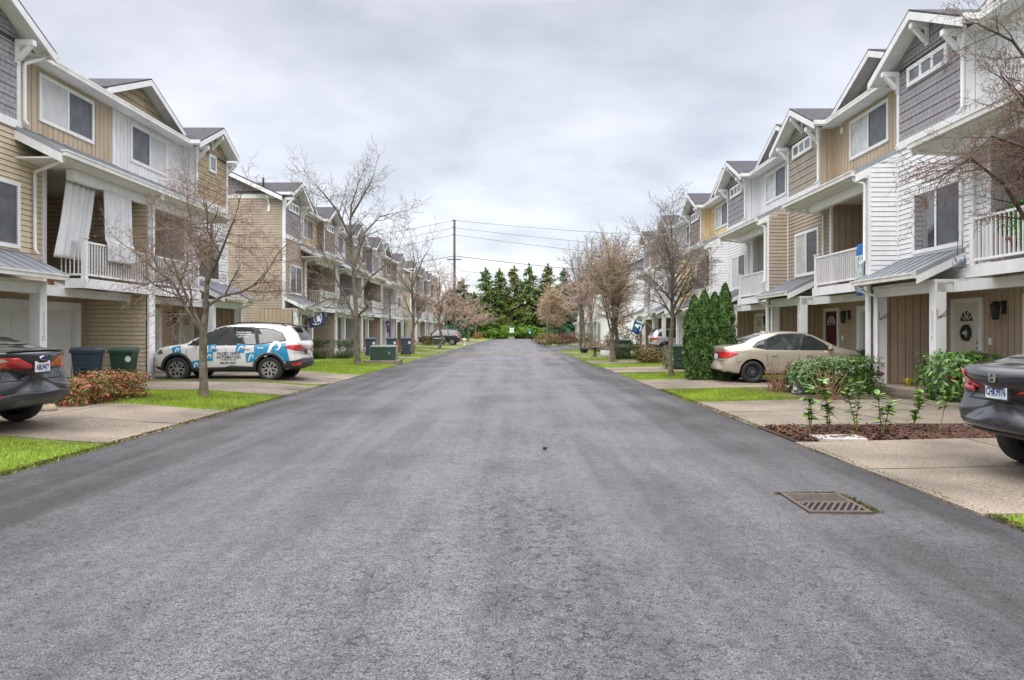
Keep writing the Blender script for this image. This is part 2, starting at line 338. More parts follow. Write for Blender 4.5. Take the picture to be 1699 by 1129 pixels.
# moss and dead grass along the edge of the asphalt
MOSS = mat('edge_moss', (.06, .07, .01), .9, .4, 9, island=[(.14, .10, .02), (.05, .06, .015), (.10, .12, .02)])
def moss(pts, n, wd=.05):
    Q = []
    for (x0, y0, z0), (x1, y1, z1) in pts:
        t = rng.random(n); Q.append(np.column_stack([x0+(x1-x0)*t+rng.normal(0, wd, n), y0+(y1-y0)*t+rng.normal(0, wd*.4, n), np.full(n, z0)]))
    b = np.concatenate(Q); k = len(b); th = rng.uniform(0, 6.28, k); s = rng.uniform(.008, .022, k)
    d = np.column_stack([np.cos(th)*s, np.sin(th)*s, np.zeros(k)]); up = np.column_stack([rng.normal(0, .01, (k, 2)), rng.uniform(.006, .022, k)])
    V = np.stack([b-d, b+d, b+up], 1).reshape(-1, 3); return V
V = moss([((Xr(4.5)+.05, 4.5, .03), (Xr(9.4)+.04, 9.4, .03)), ((Xl(7)-.05, 6.6, .04), (Xl(9.3)-.05, 9.3, .04)), ((Xr(14.8)+.04, 14.8, .03), (Xr(18)+.04, 18, .03)), ((Xl(9)-.04, 9.3, .045), (Xl(13)-.04, 13.2, .045)), ((Xr(11)+.04, 10.9, .035), (Xr(14.8)+.04, 14.8, .035)), ((Xl(13.2)-.05, 13.2, .04), (Xl(20)-.05, 20, .04))], 1300, .035)
stuff(mesh_np('edge_moss', V, np.arange(len(V)).reshape(-1, 3), MOSS))
# ------------------------------------------------------------------ townhouse builder (u along the front, v towards the street, z up)
ZB, ZE = .06, 8.17
def q(u, v, z): return (u, -v, z)
def lapwall(mb, o, d, nrm, z0, z1, clip, ex=.125, out=.022, mi=0):
    """horizontal courses over a narrow open joint; o,d,nrm in (u,v); clip(z)->(a,b)"""
    z = z0; g = .011 if ex < .2 else .008
    P = lambda s, k, zz: q(o[0]+d[0]*s+nrm[0]*k, o[1]+d[1]*s+nrm[1]*k, zz)
    while z < z1-1e-4:
        zt = min(z+ex, z1); a0, b0 = clip(z); a1, b1 = clip(zt)
        if b0 > a0:
            if b1 <= a1: a1 = b1 = (a1+b1)/2
            mb.face([P(a0, out, z+g), P(b0, out, z+g), P(b1, .006, zt), P(a1, .006, zt)], mi)
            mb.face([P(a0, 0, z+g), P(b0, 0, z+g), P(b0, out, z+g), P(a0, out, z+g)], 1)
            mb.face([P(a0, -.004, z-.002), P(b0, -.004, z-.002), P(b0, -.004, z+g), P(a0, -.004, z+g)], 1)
        z = zt
def battwall(mb, o, d, nrm, wid, z0, z1, pitch=.2, mi=0):
    n = max(1, round(wid/pitch)); p = wid/n
    P = lambda s, k, zz: q(o[0]+d[0]*s+nrm[0]*k, o[1]+d[1]*s+nrm[1]*k, zz)
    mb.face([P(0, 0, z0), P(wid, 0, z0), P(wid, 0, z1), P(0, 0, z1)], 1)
    for i in range(n):
        a, b = i*p+.010, (i+1)*p-.010
        mb.face([P(a, .016, z0), P(b, .016, z0), P(b, .016, z1), P(a, .016, z1)], mi)
        mb.face([P(a, 0, z0), P(a, .016, z0), P(a, .016, z1), P(a, 0, z1)], mi); mb.face([P(b, 0, z0), P(b, .016, z0), P(b, .016, z1), P(b, 0, z1)], mi)
def window(par, mir, u0, u1, z0, z1, v, kinds, trim=.09):
    mb = MB(mir); t = trim
    for a in ((u0, z0, u1, z0+t), (u0, z1-t, u1, z1), (u0, z0+t, u0+t, z1-t), (u1-t, z0+t, u1, z1-t)): mb.box(q(a[0], v-.02, a[1]), q(a[2], v+.045, a[3]))
    n = len(kinds); iw = (u1-u0-2*t)/n
    for i in range(1, n):
        m = u0+t+iw*i; k = .035 if n == 2 else .05
        mb.box(q(m-k, v-.02, z0+t), q(m+k, v+.04, z1-t))
    sill = .0
    f = mb.build('window', WHITE, par)
    for i, kd in enumerate(kinds):
        a, b = u0+t+iw*i+.01, u0+t+iw*(i+1)-.01; m2 = MB(mir); s = MB(mir); e = .035
        m2.face([q(a, v+.022, z0+t), q(b, v+.022, z0+t), q(b, v+.022, z1-t), q(a, v+.022, z1-t)])
        m2.build('pane', {'g': GLASS, 's': SCREEN, 'b': CURT, 'c': CURT}[kd], f)
        if kd == 'b':
            z = z0+t+.02
            while z < z1-t-.03: s.face([q(a+.01, v+.030, z), q(b-.01, v+.030, z), q(b-.01, v+.024, z+.035), q(a+.01, v+.024, z+.035)]); z += .042
            s.build('blind', BLIND, f)
        elif kd == 's':
            dkm = MB(mir)
            for c in ((a, z0+t, a+.028, z1-t), (b-.028, z0+t, b, z1-t), (a+.028, z0+t, b-.028, z0+t+.028), (a+.028, z1-t-.028, b-.028, z1-t)): dkm.box(q(c[0], v+.02, c[1]), q(c[2], v+.034, c[3]))
            dkm.build('sash', mat('grey_sash', (.22, .22, .23), .5), f)
    return f
def brace(par, mir, u, v, z, L=.42):
    mb = MB(mir)
    mb.box(q(u-.05, v, z-.52), q(u+.05, v+.05, z)); mb.box(q(u-.06, v+.05, z-.12), q(u+.06, v+L, z))
    mb.bar(q(u, v+.06, z-.42), q(u, v+L-.07, z-.10), .09, .09)
    mb.build('bracket', WHITE, par)
def townhouse(name, label, loc, rz, W, mir, lap, up, sh, win='gs', bay='ggg', win2='gs', door=None, number=None, end0=False, endW=False, wide=True, detail=True, group='townhouses along the street', fin0=True):
    T = thing(name, label, 'townhouse', loc, rz, group); M_ = lambda: MB(mir)
    def J(c, k): return mat('joint_'+k, tuple(x*(.46 if c[0] > .75 else .30) for x in c), .9, .1)  # darkened siding colour for joints: shadow line painted in, with some dirt
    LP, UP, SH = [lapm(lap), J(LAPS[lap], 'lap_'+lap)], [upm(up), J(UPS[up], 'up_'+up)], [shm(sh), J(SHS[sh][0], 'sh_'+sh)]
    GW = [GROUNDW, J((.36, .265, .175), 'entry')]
    bw, lw = 2.65, 3.5; vb = -.42; RD = 2.3
    # --- lap-sided middle storey and fins
    m = M_(); lapwall(m, (0, 0), (1, 0), (0, 1), 2.75, 6.17, lambda z: (0, lw)); m.build('lap_siding', LP, T)
    fin = lambda k: (lambda z: (0, k+min(.7, max(0, (6.12-z)/.5))))
    if fin0 and not end0: m = M_(); lapwall(m, (0, 0), (0, 1), (1, 0), 2.75, 6.1, fin(0)); m.build('fin_wall', LP, T)
    m = M_(); lapwall(m, (W-.12, -RD), (0, 1), (-1, 0), 2.75, 6.1, fin(RD))
    if endW: lapwall(m, (W, -RD), (0, 1), (1, 0), 2.75, 6.1, fin(RD))
    m.build('fin_wall', LP, T)
    m = M_(); lapwall(m, (W-.12, -1.15), (0, 1), (-1, 0), ZB, 2.75, lambda z: (0, 1.80))
    if endW: lapwall(m, (W, -1.15), (0, 1), (1, 0), ZB, 2.75, lambda z: (0, 1.80))
    m.build('party_wall', LP, T)
    # --- upper wall
    m = M_(); battwall(m, (bw, vb), (1, 0), (0, 1), W-bw, 6.0, ZE-.1); battwall(m, (bw, vb), (0, 1), (1, 0), -vb, 6.15, ZE-.05, .21)
    m.build('upper_wall', UP, T)
    # --- bay front in shingles
    pk = 9.04
    m = M_(); lapwall(m, (0, 0), (1, 0), (0, 1), 6.36, pk, lambda z: (max(0, bw/2-(pk-z)/.53), min(bw, bw/2+(pk-z)/.53)), .24, .022)
    lapwall(m, (0, vb), (0, 1), (-1, 0), 6.36, 8.1, lambda z: (0, -vb), .24, .022); m.build('shingle_wall', SH, T)
    gc = (bw+W)/2; gp = 9.58; m = M_()
    if wide: lapwall(m, (0, -.85), (1, 0), (0, 1), 8.2, gp, lambda z: (gc-(gp-z)/.46, gc+(gp-z)/.46), .24, .022)
    if wide: m.build('gable_wall', SH, T)
    # --- balcony recess
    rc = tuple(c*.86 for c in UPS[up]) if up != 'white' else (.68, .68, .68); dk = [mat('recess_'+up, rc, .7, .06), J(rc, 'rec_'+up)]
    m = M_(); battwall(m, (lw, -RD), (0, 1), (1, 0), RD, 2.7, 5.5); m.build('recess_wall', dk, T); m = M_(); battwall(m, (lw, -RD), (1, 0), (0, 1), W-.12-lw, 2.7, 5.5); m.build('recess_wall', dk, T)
    # --- ground floor walls
    m = M_(); battwall(m, (0, -1.15), (1, 0), (0, 1), 2.95, ZB, 2.65); m.build('entry_wall', GW, T)
    m = M_(); battwall(m, (0.005, -1.15), (0, 1), (1, 0), 1.55, ZB, 2.65)
    if end0: battwall(m, (-.1, -1.15), (0, 1), (-1, 0), 1.55, ZB, 2.65)
    m.build('party_wall', GW, T)
    m = M_(); battwall(m, (6.5, -1.15), (1, 0), (0, 1), max(.1, W-.12-6.5), ZB, 2.65); m.box(q(2.95, -1.16, 2.35), q(6.5, -1.15, 2.65)); m.build('entry_wall', GW, T)
    # --- ceilings and soffits
    m = M_(); m.box(q(0, -1.15, 2.62), q(W, .02, 2.70)); m.box(q(0, .02, 2.635), q(bw, .66, 2.70)); m.box(q(lw, -RD, 5.49), q(W, 1.0, 5.53)); m.box(q(2.5, .01, 5.491), q(lw, 1.0, 5.529)); m.box(q(2.5, 1.0, 5.50), q(W-.02, 1.065, 5.66))
    m.build('ceiling', CEIL, T)
    # --- white trim: band, corner boards, beams
    m = M_(); m.box(q(-.02, 0, 6.17), q(bw+.02, .05, 6.36)); m.box(q(bw-.1, .0, 6.36), q(bw+.012, .035, ZE)); m.box(q(0, 0, 6.36), q(.09, .035, ZE))
    m.box(q(lw-.1, -.02, 2.75), q(lw+.02, .04, 6.16)); m.box(q(bw+.38, vb+.015, 6.2), q(bw+.42, vb+.045, ZE-.1)) if False else None
    if fin0 and not end0: m.box(q(-.13, .70, 2.75), q(.03, .76, 5.6)); m.box(q(.017, 0, 2.75), q(.05, .04, 6.16))
    m.box(q(W-.15, .70, .05), q(W+.02, .76, 5.6))
    m.box(q(lw, .52, 5.22), q(W-.12, .68, 5.48)); m.box(q(.02, .42, 2.42), q(bw, .60, 2.63)); m.box(q(bw, .1, 2.42), q(W-.12, .24, 2.63)); m.box(q(bw-.2, .1, 2.42), q(bw-.04, .42, 2.63))
    m.box(q(.0, -1.13, 2.56), q(.03, .4, 2.62)); m.build('trim', WHITE, T)
    # --- roofs
    m = M_(); sl = .465; rv = -5.4; zr = ZE+.03+(.02-rv)*sl; e0 = -.45 if end0 else 0; eW = W+.45 if endW else W
    m.slab([q(e0, .02, ZE+.03), q(eW, .02, ZE+.03), q(eW, rv, zr), q(e0, rv, zr)], (0, 0, -.10)); m.slab([q(e0, rv, zr), q(eW, rv, zr), q(eW, rv*2, ZE+.03), q(e0, rv*2, ZE+.03)], (0, 0, -.10))
    rp = 9.19; bk = -2.4; oh = .6; bs_ = .53
    for s in (-1, 1):
        o_ = .08 if (end0 and s < 0) else oh
        m.slab([q(bw/2, .47, rp), q(bw/2+s*(bw/2+o_), .47, rp-(bw/2+o_)*bs_), q(bw/2+s*(bw/2+o_), bk, rp-(bw/2+o_)*bs_), q(bw/2, bk, rp)], (0, 0, -.07))
    gr = 9.74; hs = 2.35
    for s in (-1, 1) if wide else (): m.slab([q(gc, -.40, gr), q(gc+s*hs, -.40, gr-hs*.46), q(gc+s*hs, -4.2, gr-hs*.46), q(gc, -4.2, gr)], (0, 0, -.07))
    m.build('roof', ROOF, T)
    m = M_()   # white rake boards and soffits
    for s in (-1, 1):
        o_ = .08 if (end0 and s < 0) else oh; ue = bw/2+s*(bw/2+o_); ze = rp-(bw/2+o_)*bs_
        m.slab([q(bw/2, .475, rp-.05), q(ue, .475, ze-.05), q(ue, .435, ze-.05), q(bw/2, .435, rp-.05)], (0, 0, -.19))
        m.slab([q(bw/2, .43, rp-.085), q(ue, .43, ze-.085), q(ue, -.4, ze-.085), q(bw/2, -.4, rp-.085)], (0, 0, -.02))
        m.slab([q(ue+s*.012, .43, ze-.02), q(ue-s*.02, .43, ze-.01), q(ue-s*.02, -.5, ze-.01), q(ue+s*.012, -.5, ze-.02)], (0, 0, -.14))
        if not wide: continue
        ue = gc+s*hs; ze = gr-hs*.46
        m.slab([q(gc, -.395, gr-.05), q(ue, -.395, ze-.05), q(ue, -.43, ze-.05), q(gc, -.43, gr-.05)], (0, 0, -.18))
        m.slab([q(gc, -.435, gr-.085), q(ue, -.435, ze-.085), q(ue, -.9, ze-.085), q(gc, -.9, gr-.085)], (0, 0, -.02))
    m.slab([q(bw+.02, .02, ZE-.05), q(eW, .02, ZE-.05), q(eW, vb-.06, ZE-.05), q(bw+.02, vb-.06, ZE-.05)], (0, 0, -.03))
    if end0 or endW:
        for ee, s in ((e0, -1),) if end0 else ((eW, 1),):
            for vv in (.03, rv*2-.01): m.slab([q(ee-.02*s, vv, ZE-.04), q(ee+.03*s, vv, ZE-.04), q(ee+.03*s, rv, zr-.07), q(ee-.02*s, rv, zr-.07)], (0, 0, -.2))
    m.build('fascia', WHITE, T)
    m = M_()   # gutters
    m.box(q(bw+oh-.02, .02, ZE-.13), q(eW, .14, ZE+.0)); m.box(q(bw+oh, .0, ZE-.035), q(eW, .15, ZE+.012)); m.box(q(bw+oh-.13, .14, ZE-.12), q(bw+oh+.08, .47, ZE+.01)); m.build('gutter', GUTW, T); m = M_()
    m.box(q(2.5, 1.07, 5.55), q(W-.02, 1.18, 5.67)); m.box(q(2.48, 1.06, 5.65), q(W-.02, 1.20, 5.685)); m.build('gutter', GUTW, T); m = M_()
    m.box(q(-.12, 1.04, 2.72), q(bw-.02, 1.15, 2.83)); m.box(q(-.14, 1.03, 2.81), q(bw-.02, 1.17, 2.845)); m.build('gutter', GUTW, T)
    def pipe(pts, r=.04):
        d = M_(); d.tube([q(*p) for p in pts], r, 8); d.build('downspout', GUTW, T, True)
    pipe([(bw+.42, .3, ZE-.1), (bw+.42, .28, ZE-.2), (bw+.06, .10, ZE-.45), (bw+.05, .09, ZE-.55), (bw+.05, .09, 6.42), (bw+.02, .2, 6.28)])
    if mir > 0: pipe([(W-.12, 1.1, 5.57), (W-.10, 1.08, 5.45), (W-.06, .85, 5.36), (W-.06, .82, 5.25), (W-.06, .82, 3.4), (W-.06, .95, 3.28)])
    pipe([(2.62, 1.1, 5.57), (2.64, 1.0, 5.45), (3.0, .12, 5.30), (3.05, .08, 5.2), (3.05, .08, 3.5), (3.0, .2, 3.36)])
    m = M_(); m.tube([q(.7, -1.3, 8.7), q(.7, -1.3, 9.28)], .05, 8); m.build('vent_pipe', BLACK, T)
    m = M_(); m.box(q(1.78, -1.13, 1.25), q(1.88, -1.09, 1.42)); m.build('doorbell', WHITE, T)
    pipe([(.12, 1.08, 2.74), (.12, 1.05, 2.6), (.30, .72, 2.45), (.32, .70, 2.3), (.32, .70, .45), (.34, .9, .24)])
    # --- pent roof over the balcony, metal
    m = M_(); wf, ws = 5.68, 6.43
    for (u0, u1, v0, z0) in ((bw, W-.03, vb, ws),): m.slab([q(u0, v0, z0), q(u1, v0, z0), q(u1, 1.08, wf), q(u0, 1.08, wf)], (0, 0, -.04))
    m.slab([q(2.5, .0, 6.22), q(bw, .0, 6.22), q(bw, 1.08, wf), q(2.5, 1.08, wf)], (0, 0, -.04))
    for i in range(9): u = bw+.25+i*(W-bw-.3)/8.2; m.bar(q(u, vb, ws+.01), q(u, 1.06, wf+.015), .03, .035)
    for s, u in ((-1, 2.5), (1, W-.03)):
        v0, z0 = (0, 6.22) if s < 0 else (vb, ws)
        m.slab([q(u-.01, v0, z0+.03), q(u+.04, v0, z0+.03), q(u+.04, 1.09, wf+.03), q(u-.01, 1.09, wf+.03)], (0, 0, -.13))
    m.build('pent_roof', METAL, T)
    m = M_()
    for s, u in ((-1, 2.5), (1, W-.02)):
        v0, z0 = 0, 6.22; m = M_()
        m.slab([q(u-.015, v0, z0-.09), q(u+.03, v0, z0-.09), q(u+.03, 1.085, wf-.09), q(u-.015, 1.085, wf-.09)], (0, 0, -.2)); m.build('fascia', WHITE, T)
    # --- porch roof
    m = M_(); wf, ws = 2.86, 3.37
    m.slab([q(-.1, 0, ws), q(bw, 0, ws), q(bw, 1.05, wf), q(-.1, 1.05, wf)], (0, 0, -.04))
    for i in range(8): u = -.05+i*(bw+.02)/7; m.bar(q(u, 0, ws+.012), q(u, 1.04, wf+.014), .028, .04)
    for u in (-.12, bw-.02): m.slab([q(u, 0, ws+.03), q(u+.05, 0, ws+.03), q(u+.05, 1.06, wf+.03), q(u, 1.06, wf+.03)], (0, 0, -.11))
    m.build('porch_roof', METAL, T)
    m = M_()
    for u in (-.115, bw-.01): m.slab([q(u, 0, ws-.08), q(u+.04, 0, ws-.08), q(u+.04, 1.055, wf-.08), q(u, 1.055, wf-.08)], (0, 0, -.18))
    m.box(q(-.08, 0, 2.7), q(bw, .015, 3.3)); m.build('fascia', WHITE, T)
    # --- posts, slab, balcony
    for u in (.0, bw-.24): m = M_(); m.box(q(u, .40, .05), q(u+.24, .64, 2.64)); m.build('post', WHITE, T, bevel=.008)
    m = M_(); m.box(q(0.03, -1.15, -.05), q(bw+.1, .95, .24)); m.build('porch_slab', CONC, T)
    m = M_(); m.box(q(lw, -RD, 2.72), q(W-.14, 0, 2.86)); m.box(q(3.9, 0, 2.70), q(W-.14, .72, 2.86)); m.build('balcony', WOOD, T); m2 = M_(); m2.box(q(3.85, .72, 2.63), q(W-.14, .77, 2.87)); m2.box(q(3.85, .0, 2.63), q(3.9, .72, 2.87)); m2.build('fascia', WHITE, T)
    r = M_(); r.box(q(3.9, .62, 2.87), q(4.01, .73, 3.86)); r.box(q(3.88, .60, 3.86), q(4.03, .75, 3.89)); r.box(q(4.01, .645, 3.76), q(W-.14, .70, 3.81)); r.box(q(4.01, .655, 2.95), q(W-.14, .695, 3.0))
    n = int((W-.14-4.01)/.115)
    for i in range(1, n): u = 4.01+i*(W-.14-4.01)/n; r.box(q(u-.014, .66, 3.0), q(u+.014, .69, 3.76))
    r.box(q(3.93, .0, 3.76), q(3.98, .62, 3.81)); r.box(q(3.935, .0, 2.95), q(3.975, .62, 3.0))
    for i in range(1, 6): r.box(q(3.945, i*.105-.012, 3.0), q(3.965, i*.105+.012, 3.76))
    r.build('railing', WHITE, T)
    # --- windows
    window(T, mir, bw+1.2, bw+3.4, 6.76, 7.95, vb+.014, win); window(T, mir, .72, 2.62, 3.44, 4.95, .015, win2)
    if bay == 'ggg': window(T, mir, .5, 2.1, 7.62, 8.10, .02, 'ggg', .1)
    else: window(T, mir, bw/2-.3, bw/2+.3, 7.5, 8.15, .02, 'g', .09)
    window(T, mir, 4.3, 6.2, 2.9, 4.95, -RD+.014, 'gg')
    # --- front door and garage door
    dc = door or (.70, .66, .56)
    m = M_(); m.box(q(.42, -1.13, .24), q(.55, -1.08, 2.36)); m.box(q(1.45, -1.13, .24), q(1.58, -1.08, 2.36)); m.box(q(.55, -1.13, 2.25), q(1.45, -1.08, 2.36)); fr = m.build('door', WHITE, T)
    m = M_(); m.box(q(.55, -1.135, .24), q(1.45, -1.115, 2.25))
    for (a, b, c, d) in ((.65, .93, .36, 1.0), (1.07, 1.35, .36, 1.0), (.65, .93, 1.1, 1.66), (1.07, 1.35, 1.1, 1.66)): m.box(q(a, -1.115, c), q(b, -1.108, d)); m.box(q(a+.05, -1.108, c+.05), q(b-.05, -1.102, d-.05))
    m.build('door_leaf', mat('door_%.2f' % dc[0], dc, .4, .06), fr)
    m = M_(); c0 = q(1.0, -1.105, 1.80); pts = [(1.0+.27*math.cos(t), 1.80+.27*math.sin(t)) for t in [math.pi*i/12 for i in range(13)]]
    m.face([q(a, -1.106, b) for a, b in pts]); m.build('fanlight', GLASS, fr)
    m = M_()
    for t in [math.pi*i/5 for i in range(6)]: m.bar(q(1.0+.07*math.cos(t), -1.10, 1.80+.07*math.sin(t)), q(1.0+.27*math.cos(t), -1.10, 1.80+.27*math.sin(t)), .02, .012)
    m.tube([q(a, -1.10, b) for a, b in pts], .016, 4); m.build('fanlight_frame', WHITE, fr)
    m = M_(); m.lathe([(.028, 0), (.032, .02), (.02, .05), (.03, .06), (.02, .075)], q(1.36, -1.11, 1.16), 10, 'y'); m.lathe([(.025, 0), (.03, .03), (.01, .035)], q(1.36, -1.11, 1.3), 10, 'y'); m.build('handle', BLACK, fr)
    m = M_(); m.box(q(2.95, -1.15, .06), q(3.15, -1.02, 2.36)); m.box(q(6.3, -1.15, .06), q(6.5, -1.02, 2.36)); m.box(q(3.15, -1.15, 2.15), q(6.3, -1.02, 2.36)); gd = m.build('garage_door', WHITE, T)
    m = M_(); m.box(q(3.15, -1.22, .06), q(6.3, -1.17, 2.15))
    for r_ in range(4):
        for c in range(4):
            a = 3.22+c*.77; z = .12+r_*.52; m.box(q(a, -1.17, z), q(a+.68, -1.158, z+.4)); m.box(q(a+.08, -1.158, z+.07), q(a+.60, -1.15, z+.33))
    m.build('garage_panel', GARAGE, gd)
    # --- porch lantern
    m = M_(); m.box(q(2.2, -1.13, 1.95), q(2.32, -1.10, 2.25)); m.bar(q(2.26, -1.1, 2.2), q(2.26, -.92, 2.22), .03, .03); m.lathe([(.03, 2.24), (.11, 2.15), (.11, 2.13), (.09, 2.12), (.075, 1.86), (.05, 1.82)], q(2.26, -.92, 0), 8); m.build('lantern', BLACK, T)
    m = M_(); m.box(q(bw+.6, vb+.01, 7.75), q(bw+.72, vb+.06, 7.93)); m.build('vent', WHITE, T)
    # --- brackets on the bay gable
    brace(T, mir, .06, .02, 8.17); brace(T, mir, bw-.12, .02, 8.17); brace(T, mir, bw/2, .02, 8.86)
    # --- closed sides and back
    for flag, u, s in ((end0, -.02, -1), (endW, W+.02, 1)):
        if not flag: continue
        m = M_(); lapwall(m, (u, rv*2+.4), (0, 1), (s, 0), ZB, ZE-.05, lambda z: (0, -rv*2-.4)); 
        m.build('lap_siding', LP, T)
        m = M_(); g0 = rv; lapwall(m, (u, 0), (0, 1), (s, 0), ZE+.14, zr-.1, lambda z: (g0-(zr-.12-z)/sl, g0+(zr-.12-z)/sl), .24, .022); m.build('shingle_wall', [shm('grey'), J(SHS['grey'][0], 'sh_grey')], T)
        m = M_(); a, b = sorted((u, u+s*.03)); m.box(q(a, rv*2+.4, ZE-.06), q(b, -.35, ZE+.14)); a, b = sorted((u, u+s*.035)); m.box(q(a, -.09, ZB), q(b, .035, ZE-.06)); m.box(q(u-.0 if s > 0 else u, .0, ZB+2.7), q(u+s*-.09, .04, ZE-.06)) if s < 0 else None
        m.bar(q(u+s*.02, -.75, 7.9), q(u+s*.3, -.75, 8.15), .1, .1); m.box(q(min(u, u+s*.06), -.81, 7.45), q(max(u, u+s*.06), -.69, 8.0)); m.build('trim', WHITE, T)
    m = M_(); m.box(q(0, rv*2+.42, 0), q(W, rv*2+.45, ZE)); m.build('back_wall', LP, T)
    if number:
        m = M_()
        for i, ch in enumerate(number):
            V, Fs = text_geo(ch, .16); z = 1.95-i*.14
            for f in Fs: m.face([((bw-.12)*1+p*mir if False else (bw-.12)+V[k][0], -.645, z+V[k][1]) for k in f for p in (0,)])
        o = m.build('house_number', mat('number_grey', (.30, .30, .31), .5), T)
    return T
WR, WL = 7.2, 6.95
def right_loc(i, Y0=17.5): Y = Y0+WR*i; return (9.65+.0062*Y, Y, 0)
RR, RL = R(-90-.355), R(90+.25)
CR = (.70, .66, .56); DRED = (.10, .012, .018)
G1, G2 = 'joined townhouses on one side of the street', 'joined townhouses facing them'
right = [
 ('white townhouse with grey shingled gable, cream door with wreath and leafy balcony planter', 'white', 'white', 'grey', CR, '5321F', 'gs'),
 ('tan townhouse with taupe shingled gable, dark red door and towel on its balcony', 'tan', 'tan', 'taupe', DRED, '5321E', 'cs'),
 ('white townhouse with grey gable between the tan house and the yellow house', 'white', 'white', 'grey', (.6, .58, .52), '5321D', 'cs'),
 ('yellow townhouse with brown shingled gable behind the tall arborvitae', 'yellow', 'yellow', 'brown', CR, None, 'cs'),
 ('white townhouse with taupe gable next past the yellow house, behind the slender bare tree', 'white', 'white', 'taupe', CR, None, 'cs'),
 ('end townhouse with tan upper wall and grey lap siding beside the side road', 'grey', 'tan', 'grey', CR, None, 'cs')]
for i, (lb, lap, up, sh, d, num, wn) in enumerate(right):
    townhouse('townhouse', lb, right_loc(i), RR, WR, 1, lap, up, sh, wn, 'ggg', wn, d, num, end0=(i == 5), group=G1)
for i in range(5):
    lab = ['first townhouse beyond the side road, white with shingled gable end', 'second townhouse beyond the side road, tan and brown', 'third townhouse beyond the side road, white and taupe', 'fourth townhouse beyond the side road, yellow and grey', 'last townhouse of the far row, nearest the conifers past the side road'][i]
    townhouse('townhouse', lab, right_loc(i, 84.5), RR, WR, 1, ['white', 'tan', 'white', 'yellow', 'white'][i], ['white', 'tan', 'white', 'yellow', 'white'][i], ['grey', 'brown', 'taupe', 'grey', 'brown'][i], endW=(i == 0), end0=(i == 4), group=G1)
def left_loc(Y): return (-(11.33+.0044*Y), Y, 0)
townhouse('townhouse', 'cream and tan townhouse with white curtains hung on its balcony', left_loc(12.98), RL, WL, 1, 'cream', 'tan', 'grey', 'bs', 'g', 'ss', CR, '5323D', group=G2, wide=False)
townhouse('townhouse', 'white townhouse with tan shingled gable behind the livery SUV', left_loc(26.9), RL, WL, -1, 'white', 'white', 'tan', 'bs', 'g', 'gs', CR, None, end0=True, group=G2)
left = [(33.7, 1, 'tan', 'yellow', 'grey', 'yellow townhouse with tan lap gable end, flag with white emblem on its post'),
 (40.65, 1, 'grey', 'white', 'brown', 'grey townhouse with white upper wall, second in the row past the gap'),
 (47.6, 1, 'tan', 'brown', 'taupe', 'brown and tan townhouse behind the green transformer box'),
 (54.55, 1, 'white', 'tan', 'grey', 'white lap-sided townhouse with purple flag, past the brown and tan one'),
 (68.5, -1, 'tan', 'brown', 'tan', 'end townhouse with brown upper wall behind the dark parked SUV')]
for i, (Y, mr, lap, up, sh, lb) in enumerate(left):
    townhouse('townhouse', lb, left_loc(Y), RL, WL, mr, lap, up, sh, 'gs', 'ggg', 'gs', CR, None, end0=(i in (0, 4)), group=G2)
for i in range(4):
    lab = ['tan townhouse starting the farthest row, behind the fire hydrant', 'second townhouse of the farthest row, white and grey', 'third townhouse of the farthest row, yellow and brown', 'last townhouse of the farthest row, near the utility pole'][i]
    townhouse('townhouse', lab, left_loc(74.9+WL*i), RL, WL, 1, ['tan', 'white', 'yellow', 'tan'][i], ['tan', 'white', 'yellow', 'brown'][i], ['brown', 'grey', 'brown', 'taupe'][i], end0=(i == 0), endW=(i == 3), group=G2)
# ------------------------------------------------------------------ cars (x forward from the rear bumper, y left, z up)
TYRE = mat('tyre_rubber', (.022, .022, .023), .8, .2, 20); ALLOY = mat('alloy', (.52, .51, .49), .32, .1, metal=.8); STEEL = mat('black_steel_wheel', (.03, .03, .032), .5, .2)
TAIL = mat('tail_lamp_red', (.62, .014, .014), .12, .08, spec=.8, coat=.8); LENS = mat('clear_lens', (.62, .60, .58), .1, .1, spec=.8, coat=.5); HEAD = mat('headlamp_lens', (.10, .10, .11), .08, .1, spec=.9, coat=.8)
CGLASS = mat('car_glass', (.030, .036, .034), .03, .25, 2.5, spec=.9); SEAM = mat('panel_gap', (.012, .012, .012), .8, 0); PLATEW = mat('plate_white', (.78, .79, .80), .4, .03); PLATET = mat('plate_lettering', (.03, .055, .20), .5, 0)
CHROME = mat('chrome', (.72, .72, .73), .12, .0, metal=1); CLAD = mat('car_cladding', (.035, .036, .038), .55, .1); UNDER = mat('car_underbody', (.010, .010, .010), .9, 0)
LBLUE = mat('livery_blue', (.01, .25, .46), .3, .02, coat=.4); LWHITE = mat('livery_white', (.80, .80, .80), .35, 0, coat=.4); LTEXT = mat('livery_dark', (.03, .035, .05), .45, 0); WTEXT = mat('livery_white_text', (.75, .76, .76), .5, 0); PLATER = mat('plate_red', (.45, .08, .08), .5, 0); PLATEB = mat('plate_mountain', (.45, .58, .72), .5, 0)
def paint(name, c, metal=.35, rough=.28): return mat(name, c, rough, .03, 1.5, metal=metal, coat=1.0)
def interp(st, x):
    for a, b in zip(st, st[1:]):
        if x <= b[0]:
            t = (x-a[0])/(b[0]-a[0]); t2 = t*t*(3-2*t)*.45+t*.55
            return [a[i]+(b[i]-a[i])*t2 for i in range(len(a))]
    return list(st[-1])
